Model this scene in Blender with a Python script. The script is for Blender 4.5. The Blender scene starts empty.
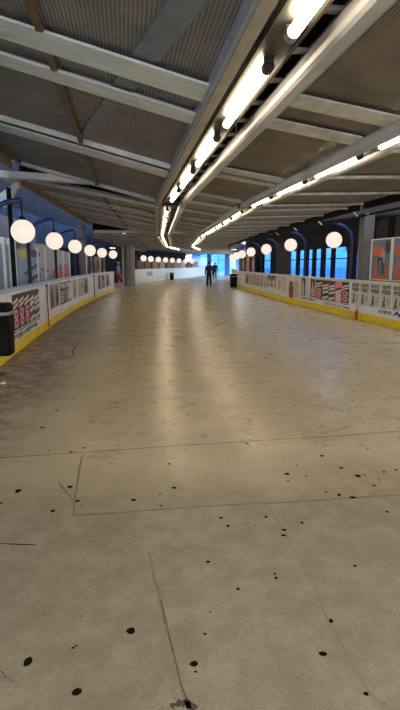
import bpy, math, random
from mathutils import Vector, Matrix
random.seed(7)
C = bpy.context.scene.collection
R = math.radians
# ------------------------------------------------------------------ camera numbers (400x710)
F, HOR, CAMZ = 500.0, 264.0, 1.6
PITCH = math.atan((355 - HOR) / F)
cp, sp = math.cos(PITCH), math.sin(PITCH)
def ray(x, y):
    u = (x - 200) / F; v = (355 - y) / F
    return (u, cp + v * sp, -sp + v * cp)
def gnd(x, y, z=0.0):
    r = ray(x, y); t = (z - CAMZ) / r[2]
    return (r[0] * t, r[1] * t)
# ------------------------------------------------------------------ materials
MATS = {}
def nodes(name):
    m = bpy.data.materials.new(name); m.use_nodes = True
    nt = m.node_tree; b = nt.nodes['Principled BSDF']
    return m, nt, b
def mat(name, col, rough=.5, metal=0.0, var=0.0, scale=6.0, bump=0.0, emit=None, es=0.0, stretch=None, spec=None):
    if name in MATS: return MATS[name]
    m, nt, b = nodes(name)
    b.inputs['Base Color'].default_value = (*col, 1); b.inputs['Roughness'].default_value = rough
    b.inputs['Metallic'].default_value = metal
    if spec is not None: b.inputs['Specular IOR Level'].default_value = spec
    if emit:
        b.inputs['Emission Color'].default_value = (*emit, 1); b.inputs['Emission Strength'].default_value = es
    if var or bump:
        tc = nt.nodes.new('ShaderNodeTexCoord'); mp = nt.nodes.new('ShaderNodeMapping')
        nt.links.new(tc.outputs['Object'], mp.inputs['Vector'])
        if stretch: mp.inputs['Scale'].default_value = stretch
        n = nt.nodes.new('ShaderNodeTexNoise'); n.inputs['Scale'].default_value = scale
        n.inputs['Detail'].default_value = 6; n.inputs['Roughness'].default_value = .65
        nt.links.new(mp.outputs['Vector'], n.inputs['Vector'])
        if var:
            cr = nt.nodes.new('ShaderNodeValToRGB')
            cr.color_ramp.elements[0].position = .3; cr.color_ramp.elements[1].position = .7
            cr.color_ramp.elements[0].color = (*[c * (1 - var) for c in col], 1)
            cr.color_ramp.elements[1].color = (*[min(1, c * (1 + var)) for c in col], 1)
            nt.links.new(n.outputs['Fac'], cr.inputs['Fac']); nt.links.new(cr.outputs['Color'], b.inputs['Base Color'])
        if bump:
            bp = nt.nodes.new('ShaderNodeBump'); bp.inputs['Strength'].default_value = bump; bp.inputs['Distance'].default_value = .01
            nt.links.new(n.outputs['Fac'], bp.inputs['Height']); nt.links.new(bp.outputs['Normal'], b.inputs['Normal'])
    MATS[name] = m
    return m

def floor_mat():
    m, nt, b = nodes('concrete_floor'); L = nt.links.new
    N = nt.nodes.new
    tc = N('ShaderNodeTexCoord')
    rot = N('ShaderNodeMapping'); rot.inputs['Rotation'].default_value = (0, 0, R(-8.3)); L(tc.outputs['Object'], rot.inputs['Vector'])
    sx = N('ShaderNodeSeparateXYZ'); L(rot.outputs['Vector'], sx.inputs[0])
    def noise(scale, detail=6, rough=.6, vec=None):
        n = N('ShaderNodeTexNoise'); n.inputs['Scale'].default_value = scale; n.inputs['Detail'].default_value = detail
        n.inputs['Roughness'].default_value = rough; L((vec or tc.outputs['Object']), n.inputs['Vector']); return n.outputs['Fac']
    def math_(op, a, b_, cl=False):
        n = N('ShaderNodeMath'); n.operation = op; n.use_clamp = cl
        for i, q in enumerate((a, b_)):
            if isinstance(q, (int, float)): n.inputs[i].default_value = q
            else: L(q, n.inputs[i])
        return n.outputs[0]
    def ramp(fac, p0, p1):
        n = N('ShaderNodeMapRange'); n.interpolation_type = 'SMOOTHSTEP'; L(fac, n.inputs[0])
        n.inputs[1].default_value = p0; n.inputs[2].default_value = p1; return n.outputs[0]
    def mix(fac, a, b_, mode='MIX'):
        n = N('ShaderNodeMix'); n.data_type = 'RGBA'; n.blend_type = mode
        if isinstance(fac, (int, float)): n.inputs[0].default_value = fac
        else: L(fac, n.inputs[0])
        for i, q in ((6, a), (7, b_)):
            if isinstance(q, tuple): n.inputs[i].default_value = (*q, 1)
            else: L(q, n.inputs[i])
        return n.outputs[2]
    # worn bare strip along the left-hand barrier
    edge = math_('ADD', sx.outputs['X'], math_('MULTIPLY', noise(.7, 3), 1.2))
    left = ramp(edge, .2, -.9)
    base = mix(ramp(noise(1.3, 5), .35, .7), (.56, .465, .285), (.69, .585, .375))
    bare = mix(ramp(noise(3.4, 10, .78), .36, .64), (.095, .063, .042), (.42, .32, .235))
    col = mix(left, base, bare)
    near = ramp(math_('ADD', sx.outputs['Y'], noise(1.6, 3)), 4.6, 3.4)      # coarser near slab, its colour also darkened to stand for weaker light
    col = mix(math_('MULTIPLY', near, .85), col, mix(ramp(noise(4.5, 10, .8), .38, .64), (.255, .205, .135), (.385, .33, .235)))
    fine = ramp(noise(120, 5, .85), .34, .6)
    col = mix(math_('MULTIPLY', math_('SUBTRACT', 1.0, fine), math_('ADD', .36, math_('MULTIPLY', near, .22))), col, (.13, .105, .08))
    mid = ramp(noise(6, 10, .8), .54, .70)
    col = mix(math_('MULTIPLY', mid, math_('ADD', .10, math_('MULTIPLY', math_('MAXIMUM', near, left), .32))), col, (.17, .14, .11))
    light = ramp(noise(11, 6, .7), .6, .8)
    col = mix(math_('MULTIPLY', light, math_('ADD', .06, math_('MULTIPLY', near, .2))), col, (.6, .54, .45))
    L(col, b.inputs['Base Color'])
    rg = N('ShaderNodeMapRange'); L(noise(3.2, 5, .7), rg.inputs[0]); rg.inputs[1].default_value = .3; rg.inputs[2].default_value = .7
    rg.inputs[3].default_value = .25; rg.inputs[4].default_value = .32
    rr = math_('ADD', rg.outputs[0], math_('MULTIPLY', left, .25)); rr = math_('ADD', rr, math_('MULTIPLY', near, .16))
    L(rr, b.inputs['Roughness'])
    bp = N('ShaderNodeBump'); bp.inputs['Strength'].default_value = .12; bp.inputs['Distance'].default_value = .004
    L(noise(26, 6, .7), bp.inputs['Height']); L(bp.outputs['Normal'], b.inputs['Normal'])
    return m

def panel_mat(name, dark, lite, per=.04, hole=1.0):
    """perforated corrugated soffit sheet: ridges along local Y, rows of small holes"""
    m, nt, b = nodes(name); L = nt.links.new; N = nt.nodes.new
    tc = N('ShaderNodeTexCoord')
    def wave(axis, p):
        w = N('ShaderNodeTexWave'); w.wave_type = 'BANDS'; w.bands_direction = axis; w.wave_profile = 'SIN'
        w.inputs['Scale'].default_value = 2 * math.pi / (20 * p) ; w.inputs['Distortion'].default_value = .4; w.inputs['Detail'].default_value = 1
        L(tc.outputs['Object'], w.inputs['Vector']); return w.outputs['Fac']
    wx = wave('X', per); wy = wave('Y', per * 1.2)
    hy = N('ShaderNodeMath'); hy.operation = 'MULTIPLY_ADD'; L(wy, hy.inputs[0]); hy.inputs[1].default_value = hole; hy.inputs[2].default_value = 1 - hole
    mul = N('ShaderNodeMath'); mul.operation = 'MULTIPLY'; L(wx, mul.inputs[0]); L(hy.outputs[0], mul.inputs[1])
    n = N('ShaderNodeTexNoise'); n.inputs['Scale'].default_value = 1.6; n.inputs['Detail'].default_value = 7; n.inputs['Roughness'].default_value = .7
    L(tc.outputs['Object'], n.inputs['Vector'])
    add = N('ShaderNodeMath'); add.operation = 'MULTIPLY_ADD'; L(n.outputs['Fac'], add.inputs[0]); add.inputs[1].default_value = 1.0
    s2 = N('ShaderNodeMath'); s2.operation = 'MULTIPLY'; L(mul.outputs[0], s2.inputs[0]); s2.inputs[1].default_value = .45
    L(s2.outputs[0], add.inputs[2])
    cr = N('ShaderNodeValToRGB'); cr.color_ramp.elements[0].position = .32; cr.color_ramp.elements[1].position = 1.0
    cr.color_ramp.elements[0].color = (*dark, 1); cr.color_ramp.elements[1].color = (*lite, 1)
    L(add.outputs[0], cr.inputs['Fac']); L(cr.outputs['Color'], b.inputs['Base Color'])
    b.inputs['Roughness'].default_value = .62; b.inputs['Metallic'].default_value = .15
    bp = N('ShaderNodeBump'); bp.inputs['Strength'].default_value = .5; bp.inputs['Distance'].default_value = .01
    L(wx, bp.inputs['Height']); L(bp.outputs['Normal'], b.inputs['Normal'])
    return m

def glass_mat(name, col, alpha=.85):
    m = bpy.data.materials.new(name); m.use_nodes = True; nt = m.node_tree; nt.nodes.clear()
    o = nt.nodes.new('ShaderNodeOutputMaterial'); t = nt.nodes.new('ShaderNodeBsdfTransparent'); g = nt.nodes.new('ShaderNodeBsdfGlossy')
    t.inputs[0].default_value = (*col, 1); g.inputs['Roughness'].default_value = .05; g.inputs[0].default_value = (.8, .85, .9, 1)
    mx = nt.nodes.new('ShaderNodeMixShader'); mx.inputs[0].default_value = 1 - alpha
    nt.links.new(t.outputs[0], mx.inputs[1]); nt.links.new(g.outputs[0], mx.inputs[2]); nt.links.new(mx.outputs[0], o.inputs[0])
    return m

M_FLOOR = floor_mat()
M_SPOT = mat('dark_spot', (.014, .010, .008), 1.0, spec=0.0)
M_JOINT = mat('joint', (.085, .062, .044), 1.0, var=.5, scale=30)
M_FAINT = mat('faint_joint', (.235, .19, .125), .6, var=.35, scale=25)
M_PANEL = panel_mat('soffit_sheet', (.085, .087, .092), (.345, .352, .365), .03, .25)
M_PANEL2 = panel_mat('soffit_sheet_grey', (.20, .195, .185), (.56, .55, .53))
M_PANELR = panel_mat('soffit_sheet_brown', (.115, .10, .085), (.40, .35, .30), .03)
M_ROOF = mat('roof_dark', (.035, .035, .036), .8)
M_BEAM = mat('grey_paint_steel', (.72, .83, .93), .5, var=.22, scale=3, stretch=(1, 4, 1))
M_BEAM2 = mat('weathered_steel', (.66, .67, .66), .55, var=.3, scale=5)
M_BLUEBEAM = mat('blue_grey_steel', (.40, .46, .56), .45, var=.15, scale=4)
M_RAIL = mat('rail_cream', (.38, .35, .31), .45, var=.2, scale=4)
M_BATTEN = mat('brown_batten', (.16, .105, .06), .6, var=.4, scale=5)
M_EAVE = mat('eave_timber', (.33, .24, .16), .6, var=.4, scale=8, stretch=(1, .1, 1))
M_TRUNK = mat('trunking_cream', (.06, .056, .05), .4, var=.06, scale=5)
M_DUCT = mat('duct_grey', (.46, .47, .51), .38, var=.12, scale=3)
M_TUBE = mat('tube_lit', (.9, .9, .85), .4, emit=(1.0, .80, .54), es=9.5)
M_HOLD = mat('black_holder', (.012, .012, .013), .4)
M_CLEAR = mat('tube_socket', (.3, .29, .27), .35)
M_GLOBE = mat('globe_lit', (.9, .88, .85), .3, emit=(1.0, .86, .73), es=.44)
M_GLOBE.node_tree.nodes['Principled BSDF'].inputs['Base Color'].default_value = (.12, .11, .10, 1)
M_BLUEARM = mat('blue_enamel', (.006, .03, .19), .35)
M_BOARD = mat('board_white', (.80, .84, .93), .45, var=.09, scale=2.5)
M_BOARDL = mat('board_white_worn', (.80, .83, .90), .5, var=.14, scale=3)
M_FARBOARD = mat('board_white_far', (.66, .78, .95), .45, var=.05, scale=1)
M_YEL = mat('kick_yellow', (.88, .68, .03), .45, var=.16, scale=4)
M_CAPRAIL = mat('cap_blue_grey', (.44, .53, .70), .35, var=.1, scale=3)
M_CAPRAILW = mat('cap_white', (.72, .73, .77), .4)
M_BLACK = mat('black_plastic', (.004, .004, .005), .7, spec=.12)
M_BAG = mat('bin_bag', (.22, .22, .22), .35)
M_RED = mat('red_paint', (.5, .03, .03), .5)
M_PINK = mat('poster_pink', (.78, .30, .43), .6)
M_PALEPINK = mat('poster_pale_pink', (.62, .42, .46), .6, var=.2, scale=6)
M_INK = mat('poster_black', (.022, .02, .022), .6)
M_DARKRED = mat('poster_dark_plum', (.09, .045, .055), .6)
M_PAPER = mat('poster_paper', (.62, .62, .64), .65, var=.06, scale=5)
M_GREYP = mat('poster_grey', (.36, .34, .33), .65, var=.25, scale=5)
M_PAPERW = mat('poster_white', (.74, .74, .76), .6)
M_TEXT = mat('ink_grey', (.05, .05, .06), .6)
M_BLUEINK = mat('ink_blue', (.03, .09, .36), .6)
M_BROWNP = mat('poster_brown', (.20, .085, .06), .6, var=.3, scale=8)
M_ROSE = mat('poster_rose', (.58, .43, .41), .6, var=.2, scale=8)
M_SLATE = mat('mural_slate', (.27, .46, .70), .5, var=.2, scale=2)
M_NAVY = mat('mural_navy', (.02, .04, .11), .5)
M_MGREY = mat('mural_grey', (.52, .52, .60), .5, var=.1, scale=3)
M_YG = mat('mural_yellow', (.72, .72, .26), .5)
M_ORANGE = mat('mural_orange', (.66, .14, .06), .5)
M_MULL = mat('mullion_white', (.86, .90, .95), .35)
M_FACADE = mat('facade_blue_grey', (.035, .065, .13), .9, var=.3, scale=2, spec=.03)
M_FACADED = mat('facade_dark', (.018, .026, .045), .9, var=.2, scale=2, spec=.03)
M_DARKW = mat('dark_frame', (.010, .0095, .010), .8, spec=.15)
M_BROWNW = mat('dark_brown_wall', (.05, .042, .038), .85, var=.3, scale=3, stretch=(1, 1, .3))
M_CONC = mat('pillar_concrete', (.30, .30, .31), .7, var=.2, scale=4)
M_CONC2 = mat('pillar_dark', (.17, .155, .145), .6, var=.25, scale=4)
M_GLASS = glass_mat('window_glass', (.20, .46, .95), .9)
M_ENDGLASS = glass_mat('blue_glass', (.06, .42, 1.0), .88)
M_ENDCLEAR = glass_mat('pale_blue_glass', (.40, .74, .98), .9)
M_ENDFRAME = mat('end_frame_blue', (.015, .10, .40), .4)
M_BLUECLAD = mat('blue_cladding', (.015, .14, .50), .4)
M_GROUND = mat('outside_paving', (.3, .3, .31), .9, var=.1)

# ------------------------------------------------------------------ mesh builder
class MB:
    def __init__(s): s.v = []; s.f = []; s.m = []; s.mats = []
    def mi(s, m):
        if m not in s.mats: s.mats.append(m)
        return s.mats.index(m)
    def add(s, vs, fs, m):
        o = len(s.v); k = s.mi(m)
        s.v += [tuple(q) for q in vs]
        for f in fs: s.f.append(tuple(o + i for i in f)); s.m.append(k)
    def hexa(s, p, m):      # p: 4 bottom (ccw), 4 top
        s.add(p, [(3, 2, 1, 0), (4, 5, 6, 7), (0, 1, 5, 4), (1, 2, 6, 5), (2, 3, 7, 6), (3, 0, 4, 7)], m)
    def box(s, x0, x1, y0, y1, z0, z1, m):
        s.hexa([(x0, y0, z0), (x1, y0, z0), (x1, y1, z0), (x0, y1, z0), (x0, y0, z1), (x1, y0, z1), (x1, y1, z1), (x0, y1, z1)], m)
    def tube(s, pts, r, m, n=10, cap=True):
        pts = [Vector(p) for p in pts]; rs = r if isinstance(r, (list, tuple)) else [r] * len(pts)
        rings = []
        for i, p in enumerate(pts):
            d = (pts[min(i + 1, len(pts) - 1)] - pts[max(i - 1, 0)]).normalized()
            a = d.orthogonal().normalized() if i == 0 else (pa - d * pa.dot(d)).normalized()
            pa = a; b = d.cross(a)
            rings.append([p + (a * math.cos(2 * math.pi * k / n) + b * math.sin(2 * math.pi * k / n)) * rs[i] for k in range(n)])
        vs = [q for r_ in rings for q in r_]; fs = []
        for i in range(len(pts) - 1):
            for k in range(n):
                k2 = (k + 1) % n; fs.append((i * n + k, i * n + k2, (i + 1) * n + k2, (i + 1) * n + k))
        if cap:
            fs.append(tuple(range(n - 1, -1, -1))); fs.append(tuple((len(pts) - 1) * n + k for k in range(n)))
        s.add(vs, fs, m)
    def lathe(s, prof, m, n=20, c=(0, 0, 0), sq=None):
        vs = []; fs = []
        for (r, z) in prof:
            for k in range(n):
                a = 2 * math.pi * k / n; vs.append((c[0] + r * math.cos(a), c[1] + r * math.sin(a), c[2] + z))
        for i in range(len(prof) - 1):
            for k in range(n):
                k2 = (k + 1) % n; fs.append((i * n + k, i * n + k2, (i + 1) * n + k2, (i + 1) * n + k))
        fs.append(tuple(range(n - 1, -1, -1))); fs.append(tuple((len(prof) - 1) * n + k for k in range(n)))
        s.add(vs, fs, m)
    def build(s, name, parent=None, smooth=False, loc=None, rz=0.0):
        me = bpy.data.meshes.new(name); me.from_pydata(s.v, [], s.f)
        for m in s.mats: me.materials.append(m)
        for p, k in zip(me.polygons, s.m):
            p.material_index = k; p.use_smooth = smooth
        me.update()
        o = bpy.data.objects.new(name, me); C.objects.link(o)
        if parent: o.parent = parent
        if loc: o.location = loc
        if rz: o.rotation_euler = (0, 0, rz)
        return o
def tag(o, label=None, cat=None, group=None, kind=None):
    if label: o['label'] = label
    if cat: o['category'] = cat
    if group: o['group'] = group
    if kind: o['kind'] = kind
    return o
def empty(name, loc=(0, 0, 0), rz=0.0, label=None, cat=None, group=None, kind=None):
    o = bpy.data.objects.new(name, None); C.objects.link(o); o.location = loc; o.rotation_euler = (0, 0, rz); o.empty_display_size = .1
    return tag(o, label, cat, group, kind)
ORD = ['first', 'second', 'third', 'fourth', 'fifth', 'sixth', 'seventh', 'eighth', 'ninth', 'tenth']

# ------------------------------------------------------------------ wall curves in plan
class Curve:
    def __init__(s, pts, side):
        # centripetal-ish smoothing: catmull-rom sampled, then arc-length table
        s.side = side; P = [Vector(p) for p in pts]; out = []
        for i in range(len(P) - 1):
            p0 = P[max(i - 1, 0)]; p1 = P[i]; p2 = P[i + 1]; p3 = P[min(i + 2, len(P) - 1)]
            for k in range(12):
                t = k / 12
                out.append(.5 * ((2 * p1) + (p2 - p0) * t + (2 * p0 - 5 * p1 + 4 * p2 - p3) * t * t + (3 * p1 - p0 - 3 * p2 + p3) * t ** 3))
        out.append(P[-1]); s.p = out; s.s = [0.0]
        for a, b in zip(out, out[1:]): s.s.append(s.s[-1] + (b - a).length)
        s.len = s.s[-1]
    def at(s, q, off=0.0):      # off > 0: towards the walkway
        q = max(0, min(s.len - 1e-6, q)); i = 0
        lo, hi = 0, len(s.s) - 1
        while hi - lo > 1:
            mid = (lo + hi) // 2
            if s.s[mid] <= q: lo = mid
            else: hi = mid
        d = (s.p[hi] - s.p[lo]); t = (q - s.s[lo]) / (s.s[hi] - s.s[lo]); p = s.p[lo] + d * t; 
        a = s.p[max(lo - 2, 0)]; b = s.p[min(hi + 2, len(s.p) - 1)]; d = (b - a).normalized()
        n = Vector((d.y, -d.x)) * (1 if s.side == 'L' else -1)
        return p + n * off, d
    def hit(s, x, y, off=0.0):  # where the sight line through a picture point meets the (offset) wall: distance along it, and height
        r = ray(x, y); best = None; q = 0.0; prev = None
        while q < s.len:
            p, _ = s.at(q, off)
            cr = p.x * r[1] - p.y * r[0]
            if prev is not None and p.y > 1 and prev[1] * cr <= 0:
                qq = prev[0] + (q - prev[0]) * abs(prev[1]) / (abs(prev[1]) + abs(cr) + 1e-12)
                pp, _ = s.at(qq, off); t = pp.y / r[1]
                return qq, CAMZ + t * r[2]
            prev = (q, cr) if p.y > 1 else None; q += .1
        q = s.len - .05; p, _ = s.at(q, off); t = p.y / r[1]     # past the end: stop at the end
        return q, CAMZ + t * r[2]
LW = Curve([(-1.62, -3), (-2.35, 2), (-3.19, 7.81), (-3.85, 12.62), (-4.42, 17.6), (-4.85, 23.2), (-5.02, 28.2), (-5.0, 34)], 'L')
RW = Curve([(7.25, -3), (6.1, 5), (5.0, 12.42), (4.47, 15.9), (3.97, 19.9), (3.45, 24.8), (3.01, 30.3), (2.72, 35), (2.6, 41), (2.9, 46), (3.6, 52)], 'R')
FW = Curve([(-5.45, 40.4), (-3.83, 48.3), (-1.3, 60.9), (.1, 68.6), (1.2, 74)], 'L')

def strip(mb, cv, s0, s1, z0, z1, o0, o1, m, step=.6):
    """solid band that follows a wall curve: o0 back face, o1 front face"""
    n = max(1, int(math.ceil((s1 - s0) / step)))
    vs = []
    for i in range(n + 1):
        q = s0 + (s1 - s0) * i / n
        a, _ = cv.at(q, o0); b, _ = cv.at(q, o1)
        vs += [(a.x, a.y, z0), (b.x, b.y, z0), (b.x, b.y, z1), (a.x, a.y, z1)]
    fs = [(0, 1, 2, 3), (4 * n + 3, 4 * n + 2, 4 * n + 1, 4 * n)]
    for i in range(n):
        k = 4 * i
        for j in range(4): fs.append((k + j, k + 4 + j, k + 4 + (j + 1) % 4, k + (j + 1) % 4))
    mb.add(vs, fs, m)
def poly(mb, cv, pts, off, th, m):
    """flat outline (s,z) lying on a wall curve, given a thickness"""
    n = len(pts); vs = []
    for o in (off, off + th):
        for (q, z) in pts:
            a, _ = cv.at(q, o); vs.append((a.x, a.y, z))
    fs = [tuple(range(n)), tuple(range(2 * n - 1, n - 1, -1))] + [(i, n + i, n + (i + 1) % n, (i + 1) % n) for i in range(n)]
    mb.add(vs, fs, m)

# ------------------------------------------------------------------ floor
fb = MB()
fb.add([(-14, -5, 0), (16, -5, 0), (16, 84, 0), (-14, 84, 0)], [(0, 1, 2, 3)], M_FLOOR)
def blot(x, y, r, m, z=.0012, k=10):
    ph = random.random() * 6; el = random.uniform(.8, 1.15)
    fb.add([(x + r * el * math.cos(a) * random.uniform(.85, 1.12), y + r / el * math.sin(a) * random.uniform(.85, 1.12), z)
            for a in [ph + 2 * math.pi * i / k for i in range(k)]], [tuple(range(k))], m)
SPOTS = [(18,491,8),(53,511,5.5),(70,487,6),(77.5,501,5),(84,448,4),(71,452,4),(131,631,9.5),(28,662,9.5),(77,692,9),(194,664,7.5),(195.5,672,3),
 (208,562,4.5),(174,488,5),(160,494,3),(161,506,3),(169,464,4),(221,518,4.5),(228,526,4),(266,517,4),(284,530,5),(283.5,535.5,5),(287,474,6),
 (322,456,5),(341,468,5),(358,476,7),(339,495,5),(353,497.5,6),(302,523,4),(323,654,7),(331,621,5),(355,566,4),(366,694,5),(384,472,4),
 (396,470,4),(344,427,3),(295,405,4),(353,401,4),(387,512,4),(204,437,3),(188,415,3),(188,423,2.5),(164,450,2),(249,420,3),(249,440,2),
 (276,578,4),(275,574,3),(73,648,3),(76,646,2.5),(81,616,1.5),(365,475,3),(361,465,2),(365,466,2),(326,492,3),(306,476,3),(288,481,3),(322,426,4),
 (364,424,3),(238,589,4),(205,634,3),(379,480,3),(118,441,2),(112,464,3),(129,427,3),(248,523,2.5),(210,612,2)]
for x, y, w in SPOTS:
    g = gnd(x, y); d = math.hypot(g[1], CAMZ); blot(g[0], g[1], .46 * w * d / F, M_SPOT)
for i in range(150):
    t = random.uniform(3.2, 20); lat = random.uniform(-1.6, 5.6); a = R(8.3)
    blot(lat * math.cos(a) - t * math.sin(a), lat * math.sin(a) + t * math.cos(a), random.choice([.006, .008, .01, .014, .02]), M_SPOT, k=7)
for i in range(130):
    t = random.uniform(1.2, 7); lat = random.uniform(-1.6, 3)
    blot(lat, t, random.choice([.003, .004, .005, .007]), random.choice([M_SPOT, M_JOINT]), k=6)
for i in range(260):
    t = random.uniform(3.6, 13); lat = random.uniform(-1.6, 5.0); a = R(8.3)
    blot(lat * math.cos(a) - t * math.sin(a), lat * math.sin(a) + t * math.cos(a), random.choice([.005, .006, .008, .011]), random.choice([M_SPOT, M_JOINT]), k=6)
for i in range(90):     # trodden-in scraps along the barrier
    t = random.uniform(4.5, 22); lat = random.uniform(-1.95, -.4); a = R(8.3)
    blot(lat * math.cos(a) - t * math.sin(a), lat * math.sin(a) + t * math.cos(a), random.choice([.01, .014, .02, .03]), random.choice([M_SPOT, M_JOINT, M_JOINT]), k=7)
def line(pts, w, m, z=.001, world=False, jit=.004):
    P = [Vector(p) if world else Vector(gnd(*p)) for p in pts]; Q = []
    for a, b in zip(P, P[1:]):
        n = max(2, int((b - a).length / .09))
        for i in range(n): Q.append(a + (b - a) * i / n)
    Q.append(P[-1]); vs = []
    for i, q in enumerate(Q):
        d = (Q[min(i + 1, len(Q) - 1)] - Q[max(i - 1, 0)]).normalized(); n = Vector((-d.y, d.x))
        q = q + n * random.uniform(-jit, jit); ww = w * random.uniform(.6, 1.25)
        vs += [(*(q - n * ww / 2), z), (*(q + n * ww / 2), z)]
    fb.add(vs, [(2 * i, 2 * i + 2, 2 * i + 3, 2 * i + 1) for i in range(len(Q) - 1)], m)
g0 = Vector(gnd(0, 458)); g1 = Vector(gnd(250, 441)); g2 = Vector(gnd(335, 436.5)); g3 = Vector(gnd(400, 431)); dd = (g3 - g0).normalized()
line([g0 - dd * 1.0, g0, g1, g2, g3, g3 + dd * 3.4], .013, M_JOINT, world=True)
line([(250, 444), (335, 440)], .006, M_FAINT)
line([(74, 516), (180, 508), (290, 502), (400, 495), (470, 491)], .026, M_FAINT)
line([(82, 455), (76, 490), (73, 515)], .015, M_FAINT)
line([(148, 553), (155, 580), (161, 600), (168, 630), (174, 655), (181, 685), (189, 705), (191, 716)], .016, M_FAINT, jit=.006)
line([(161, 600), (168, 630), (174, 655), (181, 685), (188, 702)], .004, M_JOINT, z=.0012, jit=.003)
line([(0, 543.5), (36, 545)], .009, M_SPOT); line([(59, 482), (66, 492), (72, 499)], .006, M_JOINT)
line([(262, 488), (268, 506), (276, 518), (284, 531)], .006, M_FAINT); line([(284, 531), (310, 580), (340, 640), (366, 690), (386, 706)], .006, M_FAINT, jit=.01)
line([(160, 545), (172, 548), (182, 552), (198, 556)], .012, M_FAINT); line([(0, 671), (5, 677), (13, 682)], .004, M_JOINT)
line([(78, 345), (74, 349), (73, 354), (70, 357)], .03, M_JOINT, jit=.02); line([(70, 357), (40, 362), (20, 366)], .02, M_JOINT, jit=.03)
line([(172, 708), (176, 704), (183, 702), (190, 703), (197, 708)], .03, M_JOINT, jit=.012)
line([(300, 402), (330, 408), (345, 412)], .03, M_FAINT); line([(320, 434), (345, 428), (352, 426)], .02, M_FAINT)
floor = fb.build('floor'); tag(floor, kind='structure')
gb = MB(); gb.add([(-160, -60, -.06), (160, -60, -.06), (160, 220, -.06), (-160, 220, -.06)], [(0, 1, 2, 3)], M_GROUND)
tag(gb.build('ground'), kind='structure')

# ------------------------------------------------------------------ ceiling bays
AX = 2.35
def frame(o, a):            # bay frame: origin so that (lat=AX, t=0) sits at o
    return (o[0] - AX * math.cos(a), o[1] - AX * math.sin(a), 0), a
SL = [.25]
def zl(lat): return 3.03 + SL[0] * (.8 - lat)             # left soffit, falls towards the middle
def zr(lat): return 3.25 - .15 * (lat - 1.6) if lat < 3.3 else 2.995 + .03 * (lat - 3.3)
bays = []; a = R(8.3); ox, oy = AX * math.cos(a), AX * math.sin(a)
# bay 1 starts behind the camera
plan = [(8.3, -2.6, 12.45), (4.9, .45, 13.6), (2.7, .5, 15.0), (-4.0, .5, 17.0), (-10.0, .5, 19.0)]
for i, (deg, t0, t1) in enumerate(plan):
    a = R(deg); o, _ = frame((ox, oy), a); bays.append((o, a, t0, t1))
    ox += -math.sin(a) * (t1 + .1); oy += math.cos(a) * (t1 + .1)
BAYN = ['nearest', 'second', 'third', 'fourth', 'farthest']
def slab(mb, l0, l1, t0, t1, zf, th, m):       # sheet that follows a soffit height function, thickness upward
    mb.hexa([(l0, t0, zf(l0)), (l1, t0, zf(l1)), (l1, t1, zf(l1)), (l0, t1, zf(l0)),
             (l0, t0, zf(l0) + th), (l1, t0, zf(l1) + th), (l1, t1, zf(l1) + th), (l0, t1, zf(l0) + th)], m)
def beam(mb, l0, l1, t0, t1, zf, drop, m):     # cross beam under the soffit: broad flange with a web
    slab(mb, l0, l1, t0, t1, zf, .022, m)
    tm = (t0 + t1) / 2
    slab(mb, l0, l1, tm - .05, tm + .05, lambda q: zf(q) + .022, drop - .022, m)
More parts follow.
